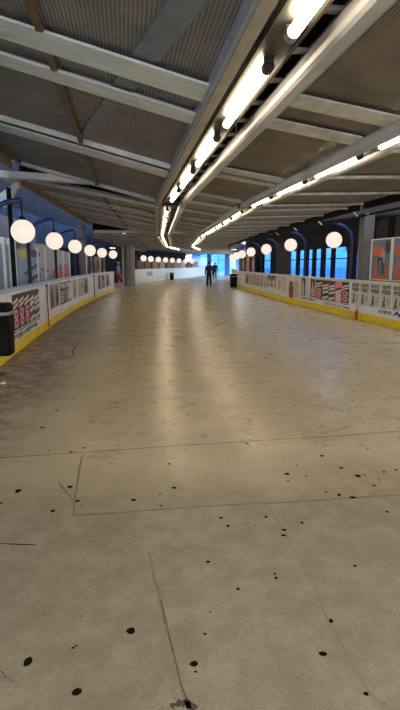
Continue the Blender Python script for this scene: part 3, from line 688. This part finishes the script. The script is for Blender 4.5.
# ------------------------------------------------------------------ left side beyond the barrier
M_LOUV = mat('louvre_grey', (.13, .16, .21), .7)
LS = -1.0      # mural screen distance behind the barrier
qm = lambda x, y=262: LW.hit(x, y, LS)
e = empty('mural_screen', (0, 0, 0), 0, 'blue-grey painted mural screen with white mullions behind the left barrier', 'mural screen')
s0 = LW.at; qA = max(0.5, qm(2)[0] - 3.2); qB = qm(70)[0]
mb = MB(); strip(mb, LW, qA, qB, .3, 2.08, LS - .03, LS, M_SLATE); mb.build('panel', e)
mb = MB()
def blob(pts, m, off): 
    P = [LW.hit(x, y, LS) for x, y in pts]; poly(mb, LW, [(q, z) for q, z in P], LS + off, .003, m)
blob([(33, 244), (40, 243.5), (50, 246), (60, 250), (67, 252), (67, 264), (60, 264), (52, 270), (47, 278), (44, 281), (40, 272), (36, 262)], M_MGREY, .001)
blob([(17, 252), (20, 249.5), (25, 249), (28.5, 251), (28.5, 257), (25, 259), (21, 258.5), (17.5, 256)], M_YG, .005)
blob([(28.5, 248), (34, 249.5), (39, 252.5), (40, 255), (37, 257.5), (32, 257), (29, 254)], M_NAVY, .005)
blob([(42, 261), (47, 261.5), (52, 263), (51.5, 264.5), (47, 265), (43, 263.5)], M_NAVY, .005)
blob([(40, 269), (46, 268), (50, 270), (47, 272), (42, 271)], M_NAVY, .005)
blob([(24, 273), (30, 268), (36, 264), (37, 266), (31, 271), (26, 275)], M_NAVY, .005)
blob([(26, 282), (33, 276), (40, 273), (41, 275), (35, 279), (29, 283.5)], M_NAVY, .005)
blob([(51, 277), (53, 271), (57, 267), (61, 265), (62.5, 272), (62, 279), (56, 280)], M_ORANGE, .005)
blob([(63.5, 266), (67, 263), (68.5, 268), (68, 277), (64, 277)], M_ORANGE, .005)
blob([(14, 246), (18, 243), (22, 244), (19, 248), (15, 249)], M_BROWNP, .005)
mb.build('painted_shapes', e)
for x in (3.5, 9, 14.5, 29, 37, 44.5, 56.5, 62.5, 69):
    q, _ = qm(x); mb = MB(); hh = 2.25 if x < 16 else 2.12
    strip(mb, LW, q - (.05 if x < 4 else .022), q + (.05 if x < 4 else .022), 0, hh, LS - .04, LS + .05, M_MULL); mb.build('mullion', e)
mb = MB(); strip(mb, LW, qA, qB, 0, .3, LS - .03, LS + .02, M_FACADED); mb.build('plinth', e)
for x, nm in ((12.5, 'beside the mural screen at the left edge'), (82, 'between the mural and the printed screen')):
    q, _ = LW.hit(x, 250, LS + .25); p, d = LW.at(q, LS + .25)
    mb = MB(); mb.tube([(p.x, p.y, 0), (p.x, p.y, 3.4)], .055 if x < 40 else .16, M_DARKW if x < 40 else M_CONC2, 12)
    tag(mb.build('pillar', smooth=True), kind='structure')
# printed screen further along
e = empty('printed_screen', (0, 0, 0), 0, 'pinkish grey printed screen with dark shapes behind the far left barrier', 'screen')
LS2 = -1.3
qa, _ = LW.hit(86, 262, LS2); qb = min(LW.len - .1, LW.hit(111, 262, LS2)[0])
mb = MB(); strip(mb, LW, qa, qb, .2, 2.05, LS2 - .03, LS2, mat('print_mauve', (.27, .24, .29), .6, var=.25, scale=2)); mb.build('panel', e)
mb = MB()
for k in range(6):
    q = qa + (qb - qa) * (k + .5) / 6; z = 1.35 + .25 * (k % 2); poly(mb, LW, [(q - .4, z - .3), (q + .5, z - .35), (q + .6, z), (q + .1, z + .3), (q - .5, z + .1)], LS2 + .001, .003, (M_DARKRED, M_NAVY, M_BROWNP)[k % 3])
mb.build('printed_shapes', e)
for k in range(4):
    q = qa + (qb - qa) * k / 3; mb = MB(); strip(mb, LW, q - .04, q + .04, 0, 2.15, LS2 - .04, LS2 + .04, M_MULL if k % 2 == 0 else M_DARKW); mb.build('mullion', e)
# building facade behind
mb = MB(); strip(mb, LW, 0, LW.len, 0, 2.5, -2.9, -2.6, M_FACADED); w_ = mb.build('wall_left'); tag(w_, kind='structure')
mb = MB(); strip(mb, LW, 0, LW.len, 2.5, 3.75, -2.9, -2.55, M_FACADE); strip(mb, LW, 0, LW.len, 3.75, 7.6, -2.9, -2.55, M_FACADED); mb.build('wall_band', w_)
q = 1.0
mb = MB()
while q < 26:
    strip(mb, LW, q, q + .06, 2.1, 3.3, -2.56, -2.44, M_LOUV); q += .32
mb.build('louvre', w_)
# white gutter end and bracket under the second eave
o, a, t0, t1 = bays[1]
e = empty('ceiling_gutter', o, a, 'white gutter end with angled bracket under the second left eave', 'gutter')
mb = MB(); mb.box(-2.95, -2.58, t0 - .3, t0 + 1.5, 3.62, 3.72, M_BEAM); mb.build('trough', e)
mb = MB(); mb.hexa([(-3.5, t0 + .3, 3.05), (-3.0, t0 + .3, 3.0), (-3.0, t0 + .5, 3.0), (-3.5, t0 + .5, 3.05), (-2.75, t0 + .3, 3.62), (-2.62, t0 + .3, 3.62), (-2.62, t0 + .5, 3.62), (-2.75, t0 + .5, 3.62)], M_BEAM); mb.build('bracket', e)
# wall lamp by the pillar
q, z = LW.hit(112.5, 248, -.5); p, d = LW.at(q, -.5)
e = empty('wall_lamp', (p.x, p.y, 0), math.atan2(d.y, d.x), 'small flat white lamp above the last left globe lamps', 'lamp')
mb = MB(); mb.box(-.25, .25, -.12, .12, z - .03, z + .02, mat('lamp_panel', (.8, .8, .8), .4, emit=(.9, .95, 1), es=.9)); mb.build('diffuser', e)
mb = MB(); mb.box(-.28, .28, -.15, .15, z + .02, z + .07, M_DARKW); mb.tube([(0, 0, z + .07), (0, 0, 4.0)], .015, M_DARKW, 6); mb.build('housing', e)
# concrete pillar
g = gnd(130, 286.5); mb = MB(); hw = .36
P_ = []
mb.lathe([(.44, 0), (.44, .12), (.40, .14), (.40, 2.93)], M_CONC, 8); po = mb.build('pillar', loc=(g[0], g[1], 0), rz=R(22.5)); tag(po, kind='structure')
mb = MB(); mb.tube([(-.5, -.1, 0), (-.5, -.1, 2.93)], .07, M_BEAM2, 8); mb.build('downpipe', po)
# posters behind the far barrier
cols = [M_DARKRED, M_BROWNP, mat('poster_ochre', (.42, .27, .14), .6, var=.3, scale=2), M_ROSE, M_BROWNP, mat('poster_tan', (.36, .25, .17), .6, var=.3, scale=2), M_PALEPINK, M_BROWNP, M_GREYP]
xs = [137, 144.5, 151, 158, 165, 172, 179, 186, 192, 197.5]
for k in range(9):
    qa, _ = FW.hit(xs[k], 265, -1.2); qb, _ = FW.hit(xs[k + 1], 265, -1.2)
    e = empty('display_panel', (0, 0, 0), 0, f"brownish display panel behind the far white barrier, {ORD[k]} from the concrete pillar", 'display panel', 'display panels behind the far barrier')
    mb = MB(); strip(mb, FW, qa + .12, qb - .12, .6, 1.95, -1.22, -1.2, cols[k]); mb.build('sheet', e)
    mb = MB()
    for q in (qa + .06, qb - .06): strip(mb, FW, q - .05, q + .05, 0, 2.05, -1.26, -1.18, M_DARKW)
    mb.build('frame', e)
mb = MB(); strip(mb, FW, 0, FW.len - 4, 0, 4.0, -2.6, -2.4, M_FACADED); a_ = LW.at(LW.len, -2.6)[0]; b_ = FW.at(0, -2.5)[0]; mb.hexa([(a_.x - .3, a_.y, 0), (a_.x, a_.y, 0), (b_.x + .1, b_.y + .2, 0), (b_.x - .2, b_.y + .2, 0), (a_.x - .3, a_.y, 6.2), (a_.x, a_.y, 6.2), (b_.x + .1, b_.y + .2, 6.2), (b_.x - .2, b_.y + .2, 6.2)], M_FACADED); tag(mb.build('wall_far'), kind='structure')

# ------------------------------------------------------------------ right side beyond the barrier: dark posts, glass, pillar
RS = -1.15
def qr(x, y=255, off=RS): return RW.hit(x, y, off)[0]
win = empty('window_1', kind='structure')
q_end = qr(256); q_st = qr(360)
solids = [(256.5, 264.2), (270.8, 276.0), (276.5, 290.6), (296.4, 299.6), (304.6, 308.4), (312.6, 315.8), (321.2, 325.2), (331.4, 334.8), (347.6, 356)]
for k, (xa, xb) in enumerate(solids):
    q1, q0 = qr(xa), qr(xb); mb = MB(); strip(mb, RW, q0, q1, 0, 2.75, RS - .05, RS + .02, M_BROWNW if k in (2,) else M_DARKW); mb.build('mullion', win)
edges = sorted([qr(x) for pr_ in solids for x in pr_])
for k in range(1, len(edges) - 1, 2):
    mb = MB(); strip(mb, RW, edges[k] + .002, edges[k + 1] - .002, .55, 2.22, RS - .06, RS - .05, M_GLASS); mb.build('pane', win)
    mb = MB(); strip(mb, RW, edges[k] + .002, edges[k + 1] - .002, 1.78, 1.82, RS - .08, RS - .02, M_DARKW); mb.build('transom', win)
q1, q0 = qr(356), qr(360); mb = MB(); strip(mb, RW, q0, q1, .55, 2.22, RS - .06, RS - .05, M_GLASS); mb.build('pane', win)
mb = MB(); strip(mb, RW, q_st, q_end, 0, .55, RS - .12, RS, M_DARKW); mb.build('window_sill', win)
mb = MB(); strip(mb, RW, q_st, q_end, 2.22, 3.0, RS - .12, RS + .02, M_DARKW); mb.build('lintel', win)
mb = MB(); strip(mb, RW, 0, RW.len, 3.0, 4.1, RS - .25, RS - .02, M_DARKW); wr = mb.build('wall_right'); tag(wr, kind='structure')
mb = MB(); strip(mb, RW, 0, q_st - .05, 0, 3.0, RS - .2, RS - .05, M_BROWNW); mb.build('wall_panel', wr)
mb = MB()
for x in (371.5, 389.5, 402, 420):
    q = qr(x) if x < 403 else qr(402) - 1.5; strip(mb, RW, q - .12, q + .12, 0, 3.0, RS - .06, RS + .04, M_DARKW)
mb.build('wall_batten', wr)
mb = MB(); strip(mb, RW, q_end, RW.len, 0, 3.0, RS - .2, RS - .05, M_DARKW); mb.build('wall_panel', wr)
# pillar in front of the window wall, and a slim raking steel post
q = qr(365.2, 255, -.75); p, d = RW.at(q, -.75)
mb = MB(); mb.box(-.17, .17, -.17, .17, 0, 3.15, M_CONC2); mb.box(-.2, .2, -.2, .2, 0, .1, M_CONC2); tag(mb.build('pillar', loc=(p.x, p.y, 0), rz=math.atan2(d.y, d.x)), kind='structure')
# steel raking eave brace along the right
o, a, t0, t1 = bays[0]
mb = MB(); mb.tube([(6.25, t0, 2.86), (6.25, t1 + .1, 2.86)], .03, M_DARKW, 8)
for q in range(0, 12, 3): mb.tube([(6.25, q, 2.86), (6.05, q, 3.05)], .02, M_BEAM2, 6)
tag(mb.build('ceiling_rail', loc=o, rz=a), 'thin grey rail running under the right eave of the nearest bay', 'rail')
o, a, t0, t1 = bays[1]
mb = MB(); mb.tube([(6.25, t0, 2.86), (6.25, t1 + .1, 2.86)], .03, M_DARKW, 8)
for q in range(1, 13, 3): mb.tube([(6.25, q, 2.86), (6.05, q, 3.05)], .02, M_BEAM2, 6)
tag(mb.build('ceiling_rail', loc=o, rz=a), 'thin grey rail running under the right eave of the second bay', 'rail')
# framed pictures above the right barrier
for k, (xa, xb, yt, nm) in enumerate(((371.8, 392.3, 239.5, 'farther of two, beside the grey pillar'), (393, 412, 237.5, 'nearer of two, cut by the picture edge'))):
    off = -.3; q1, zt = RW.hit(xa, yt, off); q0 = RW.hit(xb, 250, off)[0] + .02 if xb < 400 else q1 - 1.15; q1 -= .02; z0 = 1.15; w = q1 - q0; h = zt - z0
    e = empty('framed_picture', (0, 0, 0), 0, f"framed picture, orange-red on blue, above right barrier, {nm}", 'picture', 'framed pictures above the right barrier')
    mb = MB(); strip(mb, RW, q0 + .03, q1 - .06, z0 + .03, zt - .03, off - .02, off, mat('picture_blue', (.13, .20, .33), .4, var=.35, scale=4)); mb.build('sheet', e)
    mb = MB(); U = lambda pts, m: poly(mb, RW, [(q1 - w * u, z0 + h * v) for u, v in pts], off + .001, .003, m)
    U([(.1, .66), (.2, .82), (.38, .88), (.5, .78), (.62, .72), (.6, .6), (.4, .6), (.2, .58)], M_ORANGE)
    U([(.72, .95), (.9, .92), (.95, .7), (.8, .62), (.7, .75)], M_DARKRED)
    U([(.15, .05), (.2, .45), (.3, .5), (.34, .2), (.5, .1), (.8, .12), (.78, .42), (.88, .45), (.92, .05), (.5, .02)], M_ORANGE)
    U([(.45, .7), (.6, .74), (.72, .62), (.66, .4), (.58, .52), (.46, .56)], M_ROSE)
    U([(.4, .2), (.44, .5), (.54, .48), (.6, .18), (.7, .16), (.64, .52), (.56, .56), (.36, .54)], M_NAVY)
    mb.build('painted_shapes', e)
    mb = MB()
    strip(mb, RW, q1 - .06, q1, z0, zt, off - .03, off + .02, M_MULL); strip(mb, RW, q0, q0 + .03, z0, zt, off - .03, off + .02, M_MULL)
    strip(mb, RW, q0 + .03, q1 - .06, zt - .03, zt, off - .03, off + .02, M_MULL); strip(mb, RW, q0 + .03, q1 - .06, z0, z0 + .03, off - .03, off + .02, M_MULL)
    mb.build('frame', e)
    mb = MB()
    for q in (q0 + .1, q1 - .1):
        a_, _ = RW.at(q, off - .06); mb.tube([(a_.x, a_.y, 0), (a_.x, a_.y, zt - .05)], .025, M_DARKW, 8)
    mb.build('stand', e)
# reddish display panels behind the far right barrier
for k, (xa, xb, m) in enumerate(((236.5, 241, M_GREYP), (241.4, 245.6, M_BROWNP), (246, 250, M_ROSE), (250.4, 255.4, mat('poster_red', (.42, .10, .08), .6, var=.25, scale=2)))):
    q1, q0 = qr(xa, 264, -.6), qr(xb, 264, -.6)
    e = empty('display_panel', (0, 0, 0), 0, f"reddish display panel above right barrier, {ORD[k]} from the far black bin", 'display panel', 'reddish display panels on the right')
    mb = MB(); strip(mb, RW, q0 + .06, q1 - .06, .9, 2.15, -.64, -.6, m); mb.build('sheet', e)
    mb = MB(); w = q1 - q0; poly(mb, RW, [(q0 + w * .2, 1.2), (q0 + w * .8, 1.25), (q0 + w * .7, 1.75), (q0 + w * .4, 2.0), (q0 + w * .25, 1.6)], -.599, .004, (M_PALEPINK, M_GREYP, M_ORANGE, M_ROSE)[k]); mb.build('printed_shapes', e)
    mb = MB()
    for q in (q0 + .04, q1 - .04): strip(mb, RW, q - .03, q + .03, 0, 2.2, -.66, -.58, M_DARKW)
    mb.build('frame', e)

# ------------------------------------------------------------------ far end: blue glazed screen
YE = 74.0
def X_(x, Y=YE): return (x - 200) / F * (Y * cp + .1)
end = empty('window_2', kind='structure')
segs = [(192, 200, 'b'), (200.4, 207, 'p'), (211.2, 218, 'p'), (218.4, 224.6, 'p'), (229.6, 236, 'c'), (236.5, 246, 'b')]
for xa, xb, kd in segs:
    mb = MB(); mb.box(X_(xa), X_(xb), YE, YE + .03, .05, 3.0, {'b': M_ENDGLASS, 'p': M_ENDCLEAR, 'c': M_ENDCLEAR}[kd]); mb.build('pane', end)
for xa, xb in ((200, 200.4), (218, 218.4), (236, 236.5)):
    mb = MB(); mb.box(X_(xa), X_(xb), YE - .05, YE + .08, 0, 3.05, M_ENDFRAME); mb.build('mullion', end)
for xa, xb in ((207, 211.2), (224.6, 229.6)):
    mb = MB(); mb.box(X_(xa), X_(xb), YE - .35, YE + .15, 0, 3.05, M_BLUECLAD); mb.build('mullion', end)
mb = MB(); mb.box(X_(185), X_(252), YE - .1, YE + .15, 3.0, 4.3, M_BLUECLAD); mb.build('lintel', end)
mb = MB(); mb.box(X_(211.2), X_(224.6), YE - .06, YE + .09, 2.1, 2.16, M_ENDFRAME); mb.build('transom', end)

# outside
def tree(x, y, h, m, label):
    e = empty('tree', (x, y, -.06), 0, label, 'tree', 'trees outside the windows'); rnd = random.Random(int(x * 13 + y))
    mb = MB(); mb.tube([(0, 0, 0), (.1, 0, h * .3), (0, .1, h * .55)], [.18, .14, .08], M_BATTEN, 8); mb.build('trunk', e, True)
    mb = MB()
    for k in range(260):
        u, v, w = rnd.gauss(0, 1), rnd.gauss(0, 1), rnd.gauss(0, 1); l = math.sqrt(u * u + v * v + w * w); r_ = rnd.random() ** .4
        c = Vector((u / l * h * .34 * r_, v / l * h * .34 * r_, h * .62 + w / l * h * .34 * r_)); s_ = h * rnd.uniform(.03, .07)
        A = Vector((rnd.gauss(0, 1), rnd.gauss(0, 1), rnd.gauss(0, 1))).normalized(); B = A.orthogonal().normalized(); D = A.cross(B)
        mb.add([c + B * s_, c + D * s_ * .7, c - B * s_, c - D * s_ * .7], [(0, 1, 2, 3)], m)
    mb.build('crown', e)
ML = mat('leaf_green', (.10, .17, .07), .6); ML2 = mat('leaf_dark', (.05, .10, .06), .6)
tree(9.5, 27, 3.4, ML, 'small green tree outside the right windows')
tree(13, 40, 6, ML2, 'dark green tree farther outside the right windows')
def building(x0, x1, y0, y1, h, m, label, n, fl):
    e = empty('building', ((x0 + x1) / 2, (y0 + y1) / 2, -.06), 0, label, 'building'); w = x1 - x0; d = y1 - y0
    mb = MB(); mb.box(-w / 2, w / 2, -d / 2, d / 2, 0, h, m); mb.build('walls', e)
    mb = MB(); mb.box(-w / 2 - .2, w / 2 + .2, -d / 2 - .2, d / 2 + .2, h, h + .3, M_CONC); mb.build('roof', e)
    for f_ in range(fl):
        for k in range(n):
            mb = MB(); y = -d / 2 + d * (k + .3) / n; z = 1 + f_ * 3.0; mb.box(-w / 2 - .05, -w / 2 + .02, y, y + d / n * .5, z, z + 1.6, M_FACADED); mb.build('window', e)
building(24, 34, 34, 62, 3.4, mat('render_pale', (.55, .58, .62), .7), 'long low pale building outside the right windows', 8, 1)
building(-2, 12, 112, 124, 9, mat('render_blue', (.30, .42, .58), .7), 'blue-grey building seen through the far glazed screen', 4, 3)

# ------------------------------------------------------------------ people
def skin(name, J, E, mats_, parent, sub=2, root=0):
    me = bpy.data.meshes.new(name); me.from_pydata([j[0] for j in J], E, []); o = bpy.data.objects.new(name + '_tmp', me); C.objects.link(o)
    md = o.modifiers.new('s', 'SKIN'); md.use_smooth_shade = True; sv = me.skin_vertices[0].data
    for i, j in enumerate(J):
        r = j[1] if isinstance(j[1], tuple) else (j[1], j[1]); sv[i].radius = r; sv[i].use_root = (i == root)
    ss = o.modifiers.new('d', 'SUBSURF'); ss.levels = sub; ss.render_levels = sub
    dg = bpy.context.evaluated_depsgraph_get(); m2 = bpy.data.meshes.new_from_object(o.evaluated_get(dg)); m2.name = name
    bpy.data.objects.remove(o); m2.materials.clear(); m2.materials.append(mats_)
    for p in m2.polygons: p.use_smooth = True
    o2 = bpy.data.objects.new(name, m2); C.objects.link(o2); o2.parent = parent
    return o2
M_SKIN = mat('skin', (.55, .36, .27), .6)
def person(loc, rz, H, label, top, legs, shoe, hair, shorts=False, cap=None, stride=.16, lower=None, hood=False):
    """+Y is the way they face; one continuous body, clothes as separate garments"""
    e = empty('person', (loc[0], loc[1], 0), rz, label, 'person'); k = H / 1.75
    S = lambda p: tuple(c * k for c in p)
    hipz, knz, anz, shz = .93, .50, .09, 1.42
    def leg(sx, st):   # hip, knee, ankle, toe
        return [(sx * .09, 0, hipz), (sx * .10, st * .55 + .03, knz), (sx * .10, st, anz if st > -.05 else anz + .02), (sx * .115, st + .17, .035)]
    l, r = leg(-1, stride), leg(1, -stride)
    def arm(sx, st): return [(sx * .19, -.01, shz), (sx * .235, -st * .25 - .02, 1.14), (sx * .24, -st * .55 + .08, .90), (sx * .235, -st * .6 + .11, .80)]
    al, ar = arm(-1, stride * .9), arm(1, -stride * .9)
    B = [(S((0, 0, .96)), .12), (S((0, 0, 1.12)), .12), (S((0, -.01, 1.32)), (.14, .11)), (S((0, -.01, 1.45)), .075), (S((0, .0, 1.53)), .052), (S((0, .02, 1.62)), (.075, .09)), (S((0, .015, 1.70)), (.065, .075))]
    J = [(p, r_ if not isinstance(r_, tuple) else r_) for p, r_ in B]; Ed = [(i, i + 1) for i in range(6)]
    def chain(pts, rad, start):
        b = len(J); prev = start
        for p, r_ in zip(pts, rad): J.append((S(p), r_ * k)); Ed.append((prev, len(J) - 1)); prev = len(J) - 1
    chain(l, (.085, .058, .042, .03), 0); chain(r, (.085, .058, .042, .03), 0)
    chain(al, (.058, .042, .032, .03), 2); chain(ar, (.058, .042, .032, .03), 2)
    J = [(p, tuple(q for q in r_) if isinstance(r_, tuple) else r_) for p, r_ in J]
    body = skin('body', J, Ed, M_SKIN, e)
    # hands: five short fingers each
    for hand in (al, ar):
        w = Vector(S(hand[3])); sx = 1 if hand is ar else -1
        for f_ in range(5):
            mb = MB()
            if f_ < 4:
                yy = (f_ - 1.5) * .018; ln = (.065, .075, .07, .055)[f_]
                mb.tube([w + Vector((0, yy, -.02)), w + Vector((-sx * .005, yy, -.06)), w + Vector((-sx * .02, yy, -.06 - ln * .6))], [.010, .009, .007], M_SKIN, 6)
            else: mb.tube([w + Vector((-sx * .005, .02, 0)), w + Vector((-sx * .02, .05, -.03)), w + Vector((-sx * .022, .055, -.06))], [.011, .010, .008], M_SKIN, 6)
            mb.build('finger', body, True)
    # face
    mb = MB(); mb.tube([S((0, .10, 1.63)), S((0, .128, 1.605))], [.010 * k, .016 * k], M_SKIN, 8); mb.build('nose', body, True)
    for sx in (-1, 1):
        mb = MB(); mb.lathe([(.002, -.035), (.014, -.02), (.016, .01), (.004, .032)], M_SKIN, 8, S((sx * .085, .01, 1.615))); mb.build('ear', body, True)
        mb = MB(); mb.lathe([(.002, -.008), (.009, 0), (.002, .008)], M_INK, 8, S((sx * .03, .098, 1.635))); mb.build('eye', body, True)
    mb = MB(); mb.tube([S((-.025, .096, 1.565)), S((0, .104, 1.563)), S((.025, .096, 1.565))], .006, M_BROWNP, 6); mb.build('mouth', body, True)
    # hair
    hm = mat('hair_' + hair[0], hair[1], .6)
    skin('hair', [(S((0, -.03, 1.58)), (.07 * k, .05 * k)), (S((0, -.022, 1.66)), (.088 * k, .085 * k)), (S((0, -.005, 1.735)), (.07 * k, .075 * k))], [(0, 1), (1, 2)], hm, e)
    if cap:
        mb = MB(); mb.lathe([(.105 * k, 1.675 * k), (.108 * k, 1.71 * k), (.085 * k, 1.77 * k), (.03 * k, 1.79 * k)], cap, 16); mb.hexa([S((-.07, .08, 1.68)), S((.07, .08, 1.68)), S((.06, .18, 1.67)), S((-.06, .18, 1.67)), S((-.07, .08, 1.692)), S((.07, .08, 1.692)), S((.06, .18, 1.68)), S((-.06, .18, 1.68))], cap); mb.build('cap', e, True)
    # jacket or top
    J = [(S((0, 0, .90)), (.175 * k, .13 * k)), (S((0, 0, 1.12)), (.165 * k, .13 * k)), (S((0, -.01, 1.33)), (.19 * k, .135 * k)), (S((0, -.01, 1.44)), (.12 * k, .10 * k)), (S((0, -.008, 1.49)), .07 * k)]; Ed = [(i, i + 1) for i in range(4)]
    arr = (.072, .056, .046)
    chain(al[:3] if not shorts else [al[0], tuple((a_ + b_) / 2 for a_, b_ in zip(al[0], al[1]))], arr, 2); chain(ar[:3] if not shorts else [ar[0], tuple((a_ + b_) / 2 for a_, b_ in zip(ar[0], ar[1]))], arr, 2)
    skin('top' if shorts else 'jacket', J, Ed, top, e, root=0)
    if hood:
        skin('hood', [(S((0, -.07, 1.44)), (.11 * k, .06 * k)), (S((0, -.06, 1.51)), (.10 * k, .06 * k))], [(0, 1)], top, e)
    # trousers or shorts
    J = [(S((0, 0, .96)), (.155 * k, .12 * k))]; Ed = []
    f3 = lambda L_: [L_[0], L_[1], (L_[2][0], L_[2][1], L_[2][2] + .03)] if not shorts else [L_[0], tuple(a_ + (b_ - a_) * .85 for a_, b_ in zip(L_[0], L_[1]))]
    chain(f3(l), (.108, .078, .066) if not shorts else (.115, .11), 0); chain(f3(r), (.108, .078, .066) if not shorts else (.115, .11), 0)
    skin('shorts' if shorts else 'trousers', J, Ed, legs, e)
    for L_ in (l, r):
        z = max(0, L_[2][2] - anz)
        skin('shoe', [(S((L_[2][0], L_[2][1] - .05, .045 + z)), (.045 * k, .045 * k)), (S((L_[2][0], L_[2][1] + .05, .045 + z)), (.048 * k, .045 * k)), (S((L_[3][0], L_[3][1] + .01, .03 + z)), (.045 * k, .03 * k))], [(0, 1), (1, 2)], shoe, e)
    return e
JB = mat('jacket_black', (.008, .008, .009), .7); TB = mat('trousers_black', (.006, .006, .007), .75)
g = gnd(209, 288.3); person((g[0], g[1]), R(2), 1.76, 'person in black jacket, black trousers and white shoes walking away, nearer of two', JB, TB, M_PAPERW, ('dark', (.02, .015, .012)), hood=True)
g = gnd(214.8, 280.6); person((g[0], g[1]), R(-4), 1.78, 'person in dark jacket walking away, farther and partly hidden by the nearer one', mat('jacket_charcoal', (.02, .022, .028), .7), mat('trousers_slate', (.03, .035, .05), .7), M_INK, ('brown', (.03, .02, .014)), stride=-.16)
g = gnd(119, 289.5); person((g[0], g[1]), R(-70), 1.72, 'person in light blue top and red shorts at the end of the left barrier', mat('top_sky', (.25, .52, .80), .7), mat('shorts_red', (.62, .02, .07), .7), M_PAPERW, ('fair', (.45, .36, .2)), shorts=True, cap=mat('cap_lime', (.55, .62, .25), .6), stride=.06)

# ------------------------------------------------------------------ world, camera
w = bpy.data.worlds.new('sky'); bpy.context.scene.world = w; w.use_nodes = True; nt = w.node_tree
bg = nt.nodes['Background']; sky = nt.nodes.new('ShaderNodeTexSky'); sky.sky_type = 'NISHITA'; sky.sun_disc = False
sky.sun_elevation = R(38); sky.sun_rotation = R(150); sky.air_density = 1.2; sky.dust_density = .6; sky.ozone_density = 2.5
hs = nt.nodes.new('ShaderNodeHueSaturation'); hs.inputs['Saturation'].default_value = .45; nt.links.new(sky.outputs[0], hs.inputs['Color'])
nt.links.new(hs.outputs[0], bg.inputs[0]); bg.inputs[1].default_value = .3
sl_ = bpy.data.lights.new('bounce_sun', 'SUN'); sl_.energy = 7; sl_.angle = R(3); sl_.color = (1, .97, .93)
so = bpy.data.objects.new('bounce_sun', sl_); C.objects.link(so); so.rotation_euler = (R(14), R(-38), 0)  # sun added to brighten the ceiling by bounce off the open ground
cd = bpy.data.cameras.new('camera'); cam = bpy.data.objects.new('camera', cd); C.objects.link(cam)
cam.location = (0, 0, CAMZ); cam.rotation_euler = (math.pi / 2 - PITCH, 0, 0)
cd.sensor_fit = 'VERTICAL'; cd.sensor_height = 36; cd.lens = 36 * F / 710; cd.clip_end = 600
sc = bpy.context.scene; sc.camera = cam
sc.view_settings.view_transform = 'Standard'; sc.view_settings.look = 'None'; sc.view_settings.exposure = 1.1; sc.view_settings.gamma = 1
try:
    sc.cycles.use_denoising = True; sc.cycles.max_bounces = 8; sc.cycles.sample_clamp_indirect = 6
except Exception: pass
